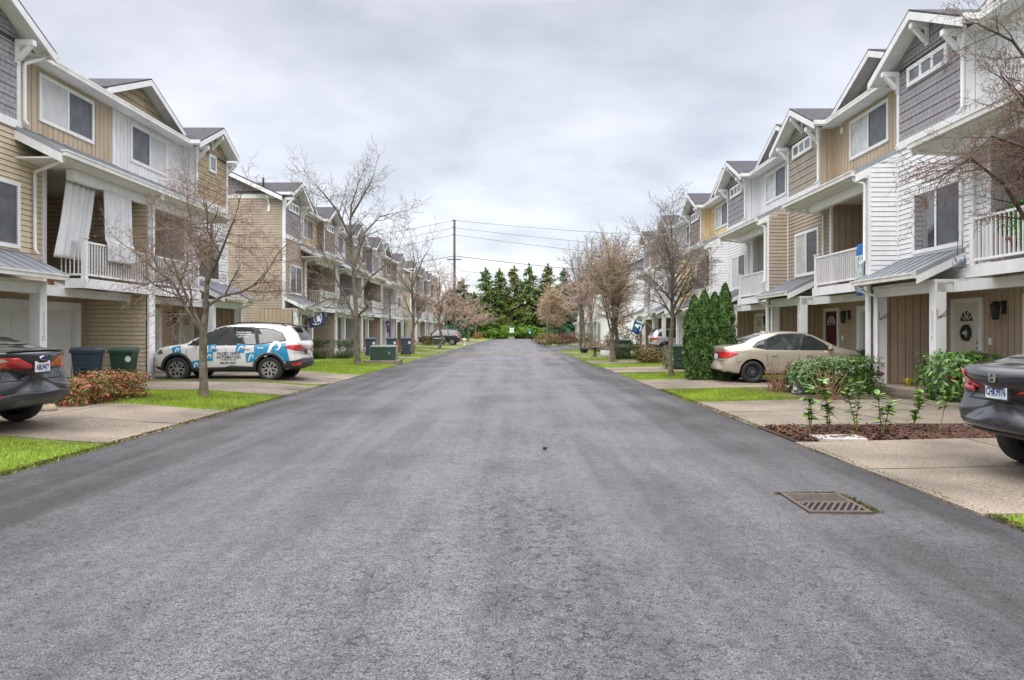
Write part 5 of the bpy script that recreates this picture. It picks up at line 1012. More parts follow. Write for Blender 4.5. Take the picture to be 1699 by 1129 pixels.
# clipped and loose shrubs further on
for (x, y, z, r, m, nm, lb, s_, n, bx) in ((1044, 597, .06, (.85, .7, .42), BOX, 'clipped_hedge', 'clipped round green hedge under the blue and green flag', .05, 3200, .6), (1078, 603, .06, (.75, .6, .42), BRN, 'brown_shrub', 'brown russet shrub at the foot of the white posts', .05, 2400, 0), (1128, 613, .06, (.72, .55, .42), leafm('leaf_variegated', [(.05, .09, .03), (.14, .19, .08), (.25, .28, .15)]), 'pale_shrub', 'pale-edged shrub behind the slender tree', .04, 3000, .3),
    (908, 574, .06, (1.6, 1.2, .7), BRN, 'brown_shrub', 'brown shrub at the far corner of the side road', .09, 1500, 0), (931, 573.5, .06, (1.9, 1.2, .65), leafm('leaf_maroon', [(.07, .02, .02), (.12, .035, .03)]), 'maroon_shrub', 'low maroon shrub on the far corner bed', .09, 1500, 0), (962, 571, .06, (2.2, 1.2, .8), BRN, 'brown_shrub', 'long brown shrub below the far white posts', .09, 1500, 0), (1033, 590, .06, (1.2, .9, 1.0), BRN, 'brown_shrub', 'tall russet bush behind the far bins', .07, 1800, 0), (1000, 585, .06, (1.5, .8, .45), leafm('leaf_straw', [(.18, .12, .06), (.26, .19, .10), (.10, .05, .03)]), 'straw_shrub', 'straw-coloured bed of dry plants near the bird bath', .06, 1500, 0), (793, 563.2, .1, (1.0, .8, .6), leafm('leaf_orange', [(.22, .08, .02), (.30, .13, .03)]), 'round_bush', 'small round orange bush near the road end', .09, 700, .3)):
    shrub(nm, lb, px(x, y, z), r, n, s_, m, int(x), .5, .16, bx, group=GS)
# cut brown stems
for i, (x, y, lb) in enumerate(((1290, 655, 'cut-back shrub of bare brown stems by the saloon wheel'), (1372, 668, 'cut-back shrub of bare brown stems in front of the green shrubs'))):
    b = px(x, y-3, .05); T = thing('cut_back_shrub', lb, 'shrub', b, 0, GS); g = random.Random(90+i); m = MB()
    for k in range(46):
        a = g.uniform(0, 6.28); tl = g.uniform(.05, .75); L_ = g.uniform(.35, .82); o = Vector((g.gauss(0, .09), g.gauss(0, .07), -.02)); d = Vector((math.cos(a)*tl, math.sin(a)*tl*.7, 1)).normalized(); m.tube([o, o+d*L_*.5+Vector((g.gauss(0, .02), 0, 0)), o+d*L_], [.012, .009, .006], 5, 0, True)
    m.build('cut_stems', mat('cut_stem', (.27, .155, .085), .85, .35, 9), T)
    P, u = ell(350, (0, 0, .02), (.42, .3, .06), 95+i); P[:, 2] = np.abs(P[:, 2]); leaves('dead_leaves', P, u*.2+np.array([0, 0, 1]), .035, .5, BRN, T)
# big laurel
p = px(1612, 668, .06); shrub('laurel_bush', 'large glossy laurel bush between the porch and the dark grey saloon', (p[0]-.1, p[1]+.1, .05), (.86, .6, .55), 1900, .085, LAUR, 99, .36, .14, .25, group=GS, droop=.8, stems=9)
p2 = px(1600, 668, .06)
# young laurels in the bark bed
GY = 'young laurels planted in the bark mulch'
for i, (x, y, top, lb) in enumerate(((1343, 722, 640, 'young laurel at the road end of the mulch bed'), (1378, 716, 632, 'second young laurel, leaning over the mulch'), (1422, 716, 632, 'third young laurel, with a bushy drooping head'), (1464, 718, 646, 'fourth young laurel, thin with curled leaves'), (1512, 712, 650, 'fifth young laurel, forked near its top'), (1557, 716, 648, 'young laurel nearest the dark grey saloon, bare lower stem'))):
    b = px(x, y, .07); H = CH-(top-CY)/F*b[1]-.07; T = thing('young_laurel', lb, 'plant', b, 0, GY); g = random.Random(120+i); m = MB(); P = []; Nn = []
    for k in range(2 if i != 5 else 1):
        ln = Vector((g.uniform(-.12, .14), g.uniform(-.1, .1), 0)); pts = [Vector((0, 0, -.03))]+[Vector((ln.x*t_*1.2+g.gauss(0, .012), ln.y*t_, H*t_*(1-.2*k))) for t_ in (.3, .6, .85, 1)]; m.tube(pts, [.008, .007, .006, .005, .004], 6, 0, False)
        for j in range(34 if i in (1, 2) else 24):
            t_ = g.uniform(.12 if i < 5 else .4, 1)**.8; s_ = t_*(len(pts)-1); q_ = pts[int(min(s_, 3.99))].lerp(pts[int(min(s_, 3.99))+1], s_ % 1); a = g.uniform(0, 6.28); d = Vector((math.cos(a), math.sin(a), g.uniform(-.1, .7)))
            P.append(q_+d*.055); Nn.append(d)
    V = []; Fs = []
    for q_, d in zip(P, Nn):
        d = d.normalized(); sd_ = d.cross(Vector((0, 0, 1))).normalized(); up = sd_.cross(d).normalized(); L_ = g.uniform(.075, .115); w_ = L_*.40; dr = g.uniform(.1, .55)
        k = len(V); tip = q_+d*L_-Vector((0, 0, L_*dr)); V += [q_-d*L_, q_-sd_*w_+up*.008-d*L_*.2, q_+sd_*w_+up*.008-d*L_*.2, q_+d*L_*.5-sd_*w_*.8-Vector((0, 0, L_*dr*.4)), q_+d*L_*.5+sd_*w_*.8-Vector((0, 0, L_*dr*.4)), tip, q_-up*.005, q_+d*L_*.5-up*.006-Vector((0, 0, L_*dr*.4))]
        Fs += [(k, k+6, k+1), (k, k+2, k+6), (k+1, k+6, k+7, k+3), (k+6, k+2, k+4, k+7), (k+3, k+7, k+5), (k+7, k+4, k+5)]
    me = bpy.data.meshes.new('foliage'); me.from_pydata(V, [], Fs); link('foliage', me, leafm('leaf_young_laurel', [(.075, .17, .018), (.16, .29, .035), (.24, .36, .06)], .3, .6), T); m.build('stem', mat('stem_green', (.22, .22, .07), .7, .2), T)
# ------------------------------------------------------------------ conifers at the end of the road
GC = 'tall conifers closing the street'
def conifer(label, x, top, Y, w_, m, seed, n=5200, low=.6, ragged=.3):
    b = ((x-CX)/F*Y, Y, 0); H = CH-(top-CY)/F*Y; T = thing('conifer', label, 'tree', b, 0, GC); g = np.random.default_rng(seed); nb = int(H*11); Ps = []; Ns = []
    for k in range(nb):
        z = low+(H*.97-low)*(k/nb)**.92; f = 1-z/H; L_ = w_*(f**.7*1.15+.05)*g.uniform(1-ragged, 1+ragged*.6); a = g.uniform(0, 6.28); c = max(10, int(n/nb*(.35+1.1*f))); t = g.random(c)**.7
        drop = -.10*L_*t-.22*L_*t*t+.30*L_*np.maximum(0, t-.6); sp = (.10+.16*L_*t*(1.15-t)); q_ = np.column_stack([np.cos(a)*L_*t+g.normal(0, 1, c)*sp, np.sin(a)*L_*t+g.normal(0, 1, c)*sp, z+drop-np.abs(g.normal(0, .22, c))*(.4+L_*.25)]); Ps.append(q_); Ns.append(np.tile([math.cos(a)*.4, math.sin(a)*.4, .7], (c, 1)))
    q_ = np.column_stack([g.normal(0, .07, 60), g.normal(0, .07, 60), H*(1-.10*g.random(60))]); Ps.append(q_); Ns.append(np.tile([.5, 0, .3], (60, 1)))
    leaves('foliage', np.concatenate(Ps), np.concatenate(Ns), .30, .36, m, T, 1.1, seed); k = MB(); k.tube([(0, 0, -.1), (0, 0, H*.97)], [.28, .02], 7, 0, False); k.build('trunk', BARKD, T)
for i, (x, top, Y, w_, m, lb) in enumerate(((806, 444, 142, 4.5, CON, 'conifer standing left of the little white sign, first of the tall row'), (829, 446, 142, 4.2, CON, 'second conifer of the tall row, straight behind the white sign'), (853, 441, 143, 4.5, CONO, 'olive-brown topped conifer at the middle of the tall row'), (878, 438, 142, 4.2, CON, 'conifer above the blue notice'), (909, 438, 143, 4.5, CONO, 'olive-tinted conifer right of the blue notice'), (936, 446, 136, 4.0, CONB, 'blue-green conifer at the right end of the tall row'), (768, 462, 138, 4.5, CONB, 'dark conifer beside the utility pole'), (787, 485, 140, 3.7, CON, 'short conifer filling the gap behind the pink trees'), (893, 478, 147, 5.6, CON, 'broad low conifer in the gap behind the row, left of the many-stemmed tree'), (748, 478, 141, 4.2, CON, 'conifer half hidden by the last left-hand houses'), (842, 486, 148, 5.6, CON, 'broad low conifer behind the white sign'), (953, 470, 140, 4.7, CONB, 'dark conifer behind the far bare trees'))):
    conifer(lb, x, top, Y, w_, m, 200+i, 9000, .4)
for i in range(11):
    X = -17+3.1*i; lb = ['leafy bank shrub behind the parked black SUV', 'leafy bank shrub below the dark conifer', 'leafy bank shrub at the end of the pink trees', 'leafy bank shrub left of the road end', 'tall leafy bank shrub at the left corner of the road end', 'leafy bank shrub behind the white sign post', 'bright leafy bank shrub right of the white sign', 'leafy bank shrub around the blue notice', 'leafy bank shrub right of the blue notice', 'leafy bank shrub behind the thin trunks', 'leafy bank shrub beside the far bin'][i]
    shrub('bank_shrub', lb, (X+rng.uniform(-.4, .4), 138.5+rng.uniform(-.7, .7), 0), (2.1, 1.5, rng.uniform(.9, 1.5)), 2400, .17, IVY if i not in (0, 1, 9, 10) else CON, 300+i, .5, .25, group='leafy bank at the road end')
# ------------------------------------------------------------------ bins
GB = 'wheeled bins by the houses'
BLUEB = mat('bin_blue', (.038, .056, .088), .45, .12, 4); GREENB = mat('bin_green', (.014, .048, .03), .45, .12, 4); DARKB = mat('bin_dark', (.04, .055, .055), .45, .12, 4); BSIGN = mat('bin_sticker', (.55, .58, .60), .5, .1)
def bin_(label, loc, rz, m, sc=1.0, lidm=None, disc=False):
    T = thing('wheeled_bin', label, 'bin', loc, rz, GB); T.scale = (sc*.84, sc*.84, sc)
    def frus(b, x0, x1, y0, y1, z0, x2, x3, y2, y3, z1): b.hexa([(x0, y0, z0), (x1, y0, z0), (x1, y1, z0), (x0, y1, z0), (x2, y2, z1), (x3, y2, z1), (x3, y3, z1), (x2, y3, z1)])
    b = MB(); frus(b, -.26, .26, -.30, .26, .06, -.34, .34, -.40, .36, .98); b.build('bin_body', m, T, bevel=.025)
    b = MB(); frus(b, -.37, .37, -.43, .38, .93, -.37, .37, -.43, .38, 1.0); b.box((-.20, -.375, .62), (.20, -.34, .66)); b.build('bin_rim', m, T, bevel=.012)
    b = MB(); frus(b, -.38, .38, -.44, .40, 1.0, -.33, .33, -.38, .36, 1.075); b.tube([(-.3, .42, 1.0), (-.3, .50, 1.02), (.3, .50, 1.02), (.3, .42, 1.0)], .018, 6); b.build('bin_lid', lidm or m, T, bevel=.015)
    b = MB(); b.box((-.09, -.352, .38), (.09, -.30, .60)); b.build('catch_recess', SEAM, T); b = MB(); b.box((-.09, -.362, .46), (.09, -.345, .475)); b.build('catch_bar', ALLOY, T)
    if disc: b = MB(); b.lathe([(.085, 0), (.085, -.006), (0, -.007)], (.22, -.383, .76), 18, 'y'); b.build('round_sticker', BSIGN, T)
    V, Fs = text_geo('WASTE' if not disc else 'YARD', .05, 0, .002); me = bpy.data.meshes.new('lettering'); me.from_pydata([(v[0], -.372, .745+v[1]) for v in V], [], Fs); link('lettering', me, BSIGN, T)
    for sx in (-1, 1): b = MB(); b.lathe([(.0, -.03), (.11, -.03), (.13, -.015), (.13, .015), (.11, .03), (0, .03)], (sx*.31, .26, .13), 18, 'x'); b.build('wheel', TYRE, T, True)
    return T
bin_('navy blue wheeled bin in front of the cream garage wall', (-10.75, 17.1, .13), R(14), BLUEB, .96)
bin_('dark green wheeled bin with round white sticker, next to the navy one', (-10.30, 17.9, .13), R(14), GREENB, .94, None, True)
bin_('dark green bin standing between the white posts of the yellow house', (6.35, 26.6, .06), R(-18), GREENB, .92, None, True)
bin_('dark bin before the tall russet bush, lid pale', (6.05, 38.2, .06), R(-15), DARKB, 1, mat('bin_lid_grey', (.22, .23, .25), .4, .1))
bin_('second dark bin behind the russet bush', (5.95, 39.5, .06), R(-15), DARKB, 1)
bin_('blue bin behind the green transformer box', (-8.30, 38.6, .13), R(12), BLUEB, 1, None, True)
bin_('blue bin just left of the black lamp post foot', (-7.30, 39.6, .13), R(12), BLUEB, 1, None, True)
bin_('blue bin just right of the black lamp post foot', (-6.55, 40.2, .13), R(12), BLUEB, 1, None, True)
bin_('green bin tucked inside the porch by the dark red door', (10.5, 20.25, .06), R(-28), GREENB, .88)
bin_('dark bin beside the far end white posts', (11.0, 83, .06), R(-70), DARKB, 1)
# ------------------------------------------------------------------ transformers, hydrant, lamps
TG = mat('transformer_green', (.030, .062, .045), .4, .12, 4); TGL = mat('transformer_pale_green', (.16, .22, .17), .45, .1, 4)
def transformer(label, x, y, sc):
    b0 = px(x, y, .13); T = thing('transformer_box', label, 'utility box', (b0[0], b0[1]+.75*sc, .13), R(4), 'green utility boxes on the verge'); T.scale = (sc,)*3
    b = MB(); b.box((-.78, -.72, -.1), (.78, .72, .09)); b.build('pad', CONC, T, bevel=.01)
    b = MB(); b.box((-.52, -.50, .09), (.58, .50, .70)); b.build('cabinet', TG, T, bevel=.02)
    b = MB(); b.hexa([(-.55, -.53, .68), (.61, -.53, .68), (.61, .53, .68), (-.55, .53, .68), (-.50, -.48, .76), (.56, -.48, .76), (.56, .48, .76), (-.50, .48, .76)]); b.build('cabinet_lid', TGL, T, bevel=.01)
    b = MB(); b.hexa([(.585, -.50, .1), (.60, -.50, .1), (.60, .5, .1), (.585, .5, .1), (.585, -.5, .68), (.60, -.5, .68), (.60, .5, .68), (.585, .5, .68)]); b.box((-.545, -.5, .1), (-.522, .5, .68)); b.build('side_panel', TGL, T)
    b = MB(); b.box((.602, -.25, .38), (.606, .0, .60)); b.build('warning_sticker', BSIGN, T)
    b = MB(); b.box((.03, -.506, .1), (.04, -.50, .68)); b.build('door_gap', SEAM, T); b = MB(); b.box((.28, -.53, .36), (.34, -.5, .46)); b.build('padlock', ALLOY, T)
transformer('green transformer box on a concrete pad beside the tall open tree', 631, 602, 1.03); transformer('second, farther green transformer box ahead of the black SUV', 727, 574, 1.0)
b0 = px(770, 573, .1); T = thing('fire_hydrant', 'pale yellow fire hydrant on the grass past the second transformer', 'hydrant', b0); HY = mat('hydrant_paint', (.62, .60, .48), .4, .1); b = MB()
b.lathe([(.17, -.05), (.17, .03), (.12, .04), (.12, .5), (.16, .51), (.16, .55), (.13, .57), (.11, .66), (.05, .72), (.03, .73), (.03, .78), (0, .78)], (0, 0, 0), 16); b.build('barrel', HY, T, True)
for a, ax in ((1, 'x'), (-1, 'x'), (-1, 'y')): b = MB(); b.lathe([(.06, a*.1), (.06, a*.17), (.08, a*.17), (.08, a*.21), (0, a*.22)], (0, 0, .40), 12, ax); b.build('outlet_cap', HY, T, True)
for x, Y, ht, lb in ((647, 40.6, 4.1, 'black lamp post rising between the blue bins'), (964, 51.5, 3.6, 'thin black lamp post by the leaning corner tree'), (849, 133.6, 4.5, 'small post lamp at the end of the road before the conifers')):
    T = thing('street_lamp', lb, 'lamp post', ((x-CX)/F*Y, Y, .05), 0, 'lamp posts'); b = MB(); b.tube([(0, 0, -.05), (0, 0, .5), (0, 0, ht-.5)], [.07, .05, .04], 10); b.build('pole', BLACK, T, True); b = MB(); b.lathe([(.05, ht-.5), (.12, ht-.45), (.10, ht-.42), (.16, ht-.1)], (0, 0, 0), 8); b.build('lamp_glass', mat('lamp_smoke', (.10, .10, .10), .2, .05), T); b = MB(); b.lathe([(.20, ht-.1), (.14, ht), (.03, ht+.05), (.0, ht+.12)], (0, 0, 0), 8); b.build('lamp_cap', BLACK, T)
# ------------------------------------------------------------------ storm drain
IRON = mat('cast_iron', (.095, .072, .06), .6, .25, 12, bump=.4, bs=60); T = thing('storm_drain', 'cast iron storm drain grate set in the asphalt', 'drain', (2.77, 6.16, .018), R(-1)); hw, hl = .27, .335
b = MB()
for c in ((-hw, -hl, hw, -hl+.035), (-hw, hl-.035, hw, hl), (-hw, -hl+.035, -hw+.035, hl-.035), (hw-.035, -hl+.035, hw, hl-.035), (-hw+.035, -.018, hw-.035, .018)): b.box((c[0], c[1], -.012), (c[2], c[3], .014))
b.build('frame', IRON, T, bevel=.004); b = MB(); b.box((-hw+.01, -hl+.01, -.011), (hw-.01, hl-.01, -.003)); b.build('drain_shade_plate', UNDER, T)  # near-black plate stands in for the shade below the bars
b = MB(); iw = hw-.035
for y0, y1, sg in ((-hl+.035, -.018, 1), (.018, hl-.035, -1)):
    k = -iw-.3
    while k < iw+.3:
        a, c = (k, k+.17) if sg > 0 else (k+.42, k); pts = []
        x0, x1 = a, c
        if x0 != x1:
            t0, t1 = 0, 1
            for lim in (-iw, iw):
                t_ = (lim-x0)/(x1-x0)
                if x1 > x0: t0, t1 = (max(t0, t_), t1) if lim < 0 else (t0, min(t1, t_))
                else: t0, t1 = (max(t0, t_), t1) if lim > 0 else (t0, min(t1, t_))
            if t1-t0 > .04: b.bar((x0+(x1-x0)*t0, y0+(y1-y0)*t0, .004), (x0+(x1-x0)*t1, y0+(y1-y0)*t1, .004), .020, .018)
        k += .058 if sg > 0 else .075
b.build('grate_bars', IRON, T)
V = moss([((2.48, 6.52, .016), (3.02, 6.53, .014)), ((3.07, 6.5, .013), (3.09, 5.85, .013))], 420, .022); o = mesh_np('drain_moss', V, np.arange(len(V)).reshape(-1, 3), MOSS); stuff(o)
T = thing('valve_cover', 'flat pale concrete utility cover in the bark mulch', 'cover', (4.52, 9.62, gz(4.5)+.02), R(-2)); b = MB(); b.box((-.33, -.19, 0), (.33, .19, .045)); b.build('cover_slab', mat('pale_concrete', (.46, .44, .41), .8, .15, 6, fine=.2, fs=60), T, bevel=.008); b = MB(); b.lathe([(.05, .045), (.05, .049), (0, .049)], (-.06, -.05, 0), 16); b.box((.02, .02, .045), (.22, .1, .048)); b.build('lifting_hole', SEAM, T)
T = thing('fallen_leaf', 'small dark leaf lying on the middle of the road', 'leaf', px(904, 746, .03)); b = MB(); b.face([(-.05, 0, .02), (0, -.03, .0), (.05, .01, .025), (.01, .035, .0)]); b.box((-.02, -.01, -.002), (.02, .012, .03)); b.build('blade', SEAM, T)
p = px(80, 684, .15); T = thing('rock', 'pale brown rock at the foot of the red-leaved hedge', 'rock', p); P, u = ell(1, (0, 0, 0), (1, 1, 1), 1); bm = bmesh.new(); bmesh.ops.create_icosphere(bm, subdivisions=3, radius=.11); g = random.Random(2)
for v in bm.verts: v.co = Vector((v.co.x*1.5, v.co.y, v.co.z*.75+.05))*(1+.12*math.sin(v.co.x*30+v.co.y*22)+g.uniform(-.03, .03))
me = bpy.data.meshes.new('stone'); bm.to_mesh(me); bm.free(); link('stone', me, mat('stone_tan', (.30, .24, .17), .9, .3, 8, bump=.5, bs=40), T, True)
# ------------------------------------------------------------------ flags
def flag(name, label, foot, tip, corners, Y, m, marks):
    T = thing(name, label, 'flag', at(*foot, Y), 0, 'flags on the house posts'); o = Vector(T.location); b = MB(); b.tube([(0, 0, 0), Vector(at(*tip, Y-.3))-o], [.014, .012], 8); b.build('pole', mat('flag_pole', (.45, .42, .38), .4, .1), T)
    c = [Vector(at(x, y, Y-.25))-o for x, y in corners]
    def pos(s, t, k=0): p = c[0].lerp(c[1], s).lerp(c[3].lerp(c[2], s), t); return p+Vector((.02, .05*math.sin(s*7+t*2)*t+.03*math.sin(t*5)-k, 0))
    b = MB(); n = 14
    for i in range(n):
        for j in range(n): b.face([pos(i/n, j/n), pos((i+1)/n, j/n), pos((i+1)/n, (j+1)/n), pos(i/n, (j+1)/n)])
    fl = b.build('cloth', m, T, True)
    for col, polys in marks:
        b = MB()
        for (x0, y0, x1, y1, w_) in polys:
            a, d = Vector((x0, y0)), Vector((x1, y1)); t_ = (d-a); nn = Vector((-t_.y, t_.x)).normalized()*w_/2
            for i in range(6):
                q0, q1 = a.lerp(d, i/6), a.lerp(d, (i+1)/6); b.face([pos(*(q0-nn), .012), pos(*(q1-nn), .012), pos(*(q1+nn), .012), pos(*(q0+nn), .012)])
        b.build('emblem', col, fl)
FW = mat('flag_white', (.62, .65, .72), .7, .05); NAVY = mat('flag_navy', (.012, .02, .10), .7, .1); PURP = mat('flag_purple', (.055, .02, .14), .7, .1); SEAB = mat('flag_blue', (.008, .06, .19), .7, .1); FG = mat('flag_pale_green', (.62, .72, .62), .7, .05)
flag('flag', 'navy flag with a white swirling emblem hung from a porch post', (499, 533), (513, 519), [(509, 529), (537, 517), (540, 538), (514, 545)], 34.5, NAVY, [(FW, [(.38, -.0, .36, .45, .05), (.36, .45, .46, .78, .05), (.60, .12, .62, .62, .20), (.78, 0, .80, .4, .05), (.80, .4, .66, .86, .05), (.20, .66, .46, .86, .06), (.46, .86, .64, .84, .06)])])
flag('flag', 'narrow furled purple flag beyond the black lamp post', (649, 533), (641, 528), [(639.5, 533), (645.5, 532), (646, 551), (641, 552.5)], 46.5, PURP, [(FW, [(.6, .25, .75, .4, .15)])])
flag('flag', 'blue flag with a pale angular emblem hung above the clipped hedge', (1084, 546), (1055, 519), [(1053, 530), (1071, 536), (1060, 556), (1047, 551)], 33.0, SEAB, [(FG, [(.12, .08, .88, .10, .14), (.15, .42, .80, .30, .13), (.15, .42, .55, .52, .12), (.80, .38, .86, .72, .16), (.2, .3, .4, .38, .08)])])
# ------------------------------------------------------------------ utility pole and wires
Yp = 139.5; Xp = (754-CX)/F*Yp; hp = CH-(365-CY)/F*Yp; T = thing('utility_pole', 'tall brown utility pole carrying the power lines', 'utility pole', (Xp, Yp, 0)); PW = mat('pole_wood', (.10, .075, .06), .9, .25, 3)
b = MB(); b.tube([(0, 0, -.1), (0, 0, hp)], [.30, .22], 10); b.build('mast', PW, T, True); zc_ = CH-(431-CY)/F*Yp; b = MB(); b.box((-1.5, -.35, zc_-.1), (1.4, -.22, zc_+.1)); b.build('crossarm', PW, T)
for y in (366, 377, 389): b = MB(); z = CH-(y-CY)/F*Yp; b.bar((-.5, -.2, z), (.25, -.2, z), .12, .12); b.build('insulator', mat('insulator_grey', (.16, .15, .15), .5), T)
WIRE = mat('cable', (.03, .03, .033), .6)
def wire(label, pts, r=.032):
    m = MB(); P = [Vector(at(x, y, Y)) for x, y, Y in pts]; Q = []
    for a, b_ in zip(P, P[1:]):
        for k in range(14): t_ = k/14; Q.append(a.lerp(b_, t_)-Vector((0, 0, (a-b_).length*.012*4*t_*(1-t_))))
    Q.append(P[-1]); m.tube(Q, r, 5); tag(m.build('power_line', WIRE), label, 'power line', 'power lines across the sky')
wire('topmost power line running from the pole top', [(420, 418, 150), (754, 366, 139.3), (1330, 398, 139.3)])
wire('second power line down, a little below the topmost', [(420, 432, 150), (754, 378, 139.3), (1330, 424, 139.3)])
wire('third power line down from the pole top', [(420, 446, 150), (754, 390, 139.3), (1330, 444, 139.3)])
wire('lower power line above the conifer tips', [(420, 470, 150), (754, 425, 139.3), (1330, 470, 139.3)], .055)
wire('thin lowest line leaving the crossarm', [(743, 432, 139.2), (765, 450, 139.2), (1300, 482, 139.2)], .025)
# ------------------------------------------------------------------ far signs
Y = 133.2; T = thing('street_sign', 'small white square sign facing down the road before the conifers', 'sign', ((849-CX)/F*Y, Y, .02), 0); b = MB(); b.tube([(0, 0, -.05), (0, 0, 2.1)], .05, 8); b.build('sign_post', BLACK, T); b = MB(); b.box((-.42, -.06, 1.2), (.42, -.03, 2.15)); f = b.build('sign_board', PLATEW, T); b = MB(); b.bar((-.18, -.066, 1.85), (.20, -.066, 1.45), .02, .12, 0, (0, 1, 0)); b.bar((.18, -.066, 1.9), (.0, -.066, 1.6), .02, .1, 0, (0, 1, 0)); b.build('sign_mark', LTEXT, f)
b = MB(); b.hexa([(-.75, -.3, -.02), (.75, -.3, -.02), (.75, .3, -.02), (-.75, .3, -.02), (-.6, -.2, .45), (.6, -.2, .45), (.6, .2, .45), (-.6, .2, .45)]); o = thing('kerb_block', 'pale concrete block at the foot of the white sign', 'block', ((848-CX)/F*132.4, 132.4, .02)); b.build('block_body', CONC, o, bevel=.05)
Y = 134.5; T = thing('notice_board', 'small turquoise notice on a post right of the white sign', 'sign', ((879-CX)/F*Y, Y, .02), 0); b = MB(); b.tube([(0, 0, -.05), (0, 0, 1.9)], .05, 8); b.build('sign_post', BLACK, T); b = MB(); b.box((-.22, -.07, .95), (.22, -.03, 1.95)); f = b.build('sign_board', mat('sign_turquoise', (.01, .26, .36), .5, .05), T); b = MB(); b.box((-.12, -.075, 1.1), (.12, -.07, 1.4)); b.build('sign_mark', PLATEW, f)
# ------------------------------------------------------------------ small garden things
p = px(987, 592, .05); T = thing('bird_bath', 'dark bird bath on the grass by the straw-coloured bed', 'bird bath', p); b = MB(); b.lathe([(.16, -.02), (.14, .04), (.06, .10), (.05, .42), (.12, .47), (.34, .50), (.36, .55), (.30, .54), (.0, .50)], (0, 0, 0), 20); b.build('basin', mat('dark_bronze', (.035, .04, .035), .5, .2), T, True)
p = px(1005, 590, .05); T = thing('picket_planter', 'small white picket planter near the bird bath', 'planter', p); b = MB()
for i in range(6): b.box((-.3+i*.11, -.2, 0), (-.22+i*.11, -.17, .32)); b.box((-.3+i*.11, .17, 0), (-.22+i*.11, .2, .32))
b.box((-.3, -.17, .05), (.33, .17, .25)); b.build('planter_box', WHITE, T)
p = px(969, 586, .05); T = thing('flower_pot', 'dark blue flower pot under the leaning corner tree', 'pot', p); b = MB(); b.lathe([(.2, 0), (.33, .28), (.36, .30), (.30, .28), (.0, .2)], (0, 0, 0), 18); b.build('pot_body', mat('pot_blue', (.015, .035, .07), .3, .1), T, True)
p = px(1161, 628, .06); T = thing('garden_stake', 'small rusty garden lantern at the foot of the arborvitae', 'garden ornament', p); b = MB(); b.tube([(0, 0, -.05), (0, 0, .16)], .01, 6); b.build('stake', BLACK, T); b = MB(); b.hexa([(-.07, -.05, .15), (.07, -.05, .15), (.07, .05, .15), (-.07, .05, .15), (-.06, -.04, .29), (.06, -.04, .29), (.03, .04, .33), (-.03, .04, .33)]); b.build('lantern', mat('rust', (.28, .12, .07), .8, .3, 20), T)
STONE = mat('statue_stone', (.34, .34, .33), .85, .25, 14, bump=.4, bs=60)
def blob(bm_, c, r, seg=2):
    ret = bmesh.ops.create_icosphere(bm_, subdivisions=seg, radius=1.0)
    for v in ret['verts']: v.co = Vector((v.co.x*r[0]+c[0], v.co.y*r[1]+c[1], v.co.z*r[2]+c[2]))
def figure(name, label, loc, parts, rz=0, sc=1):
    T = thing(name, label, 'garden ornament', loc, rz); T.scale = (sc,)*3
    for pn, m, bl in parts:
        bm_ = bmesh.new()
        for c, r in bl: blob(bm_, c, r)
        me = bpy.data.meshes.new(pn); bm_.to_mesh(me); bm_.free(); o = link(pn, me, m, T, True); md = o.modifiers.new('r', 'REMESH'); md.mode = 'VOXEL'; md.voxel_size = .012; md.use_smooth_shade = True
    return T
p = px(1324, 655, .06); figure('cherub_statue', 'grey stone cherub seated beside the cut brown stems', p, [('figure_body', STONE, [((0, 0, .05), (.15, .12, .06)), ((0, 0, .18), (.095, .085, .12)), ((0, -.01, .36), (.075, .075, .085)), ((-.09, -.06, .12), (.05, .09, .05)), ((.09, -.06, .12), (.05, .09, .05)), ((-.09, -.03, .22), (.035, .04, .09)), ((.10, -.03, .22), (.035, .04, .09)), ((-.10, .07, .28), (.07, .025, .1)), ((.10, .07, .28), (.07, .025, .1)), ((0, -.08, .35), (.015, .015, .015))])], 0, 1.05)
p = px(1340, 650, .06); figure('gnome_figurine', 'white and red figurine standing behind the stone cherub', (p[0], p[1]+.1, .06), [('figure_body', mat('figurine_white', (.62, .60, .57), .6, .15), [((0, 0, .15), (.09, .08, .16)), ((0, 0, .36), (.06, .06, .07)), ((.15, .02, .32), (.06, .05, .07)), ((.15, .02, .15), (.06, .06, .14))]), ('coat', RED, [((0, -.03, .24), (.095, .07, .07))])], 0, 1.0)
def porch(u, v, z): o = right_loc(0); M_ = Matrix.Translation(o) @ Matrix.Rotation(RR, 4, 'Z'); return tuple(M_ @ Vector((u, -v, z)))
figure('mushroom_figurine', 'white mushroom house figurine with brown-red cap at the porch corner', porch(.55, .78, .24), [('figure_body', mat('figurine_white', (.62, .60, .57), .6, .15), [((0, 0, .12), (.075, .07, .13)), ((.03, -.05, .08), (.03, .03, .06)), ((-.03, -.05, .08), (.03, .03, .06))]), ('cap', mat('cap_red', (.19, .065, .04), .5, .2), [((0, 0, .26), (.13, .12, .06))])], 0, 1.05)
T = thing('watering_can', 'small yellow watering can beside the downspout on the porch', 'watering can', porch(.85, .2, .24)); b = MB(); b.lathe([(.09, 0), (.085, .16), (.06, .18), (0, .18)], (0, 0, 0), 16); b.tube([(.08, 0, .05), (.16, 0, .12), (.2, 0, .2)], [.018, .014, .012], 8); b.build('can_body', mat('yellow_plastic', (.42, .28, .03), .4, .1), T, True); b = MB(); b.tube([(-.08, 0, .04), (-.15, 0, .1), (-.08, 0, .17)], .01, 6); b.build('handle', mat('yellow_plastic', (.5, .36, .04), .4), T, True)
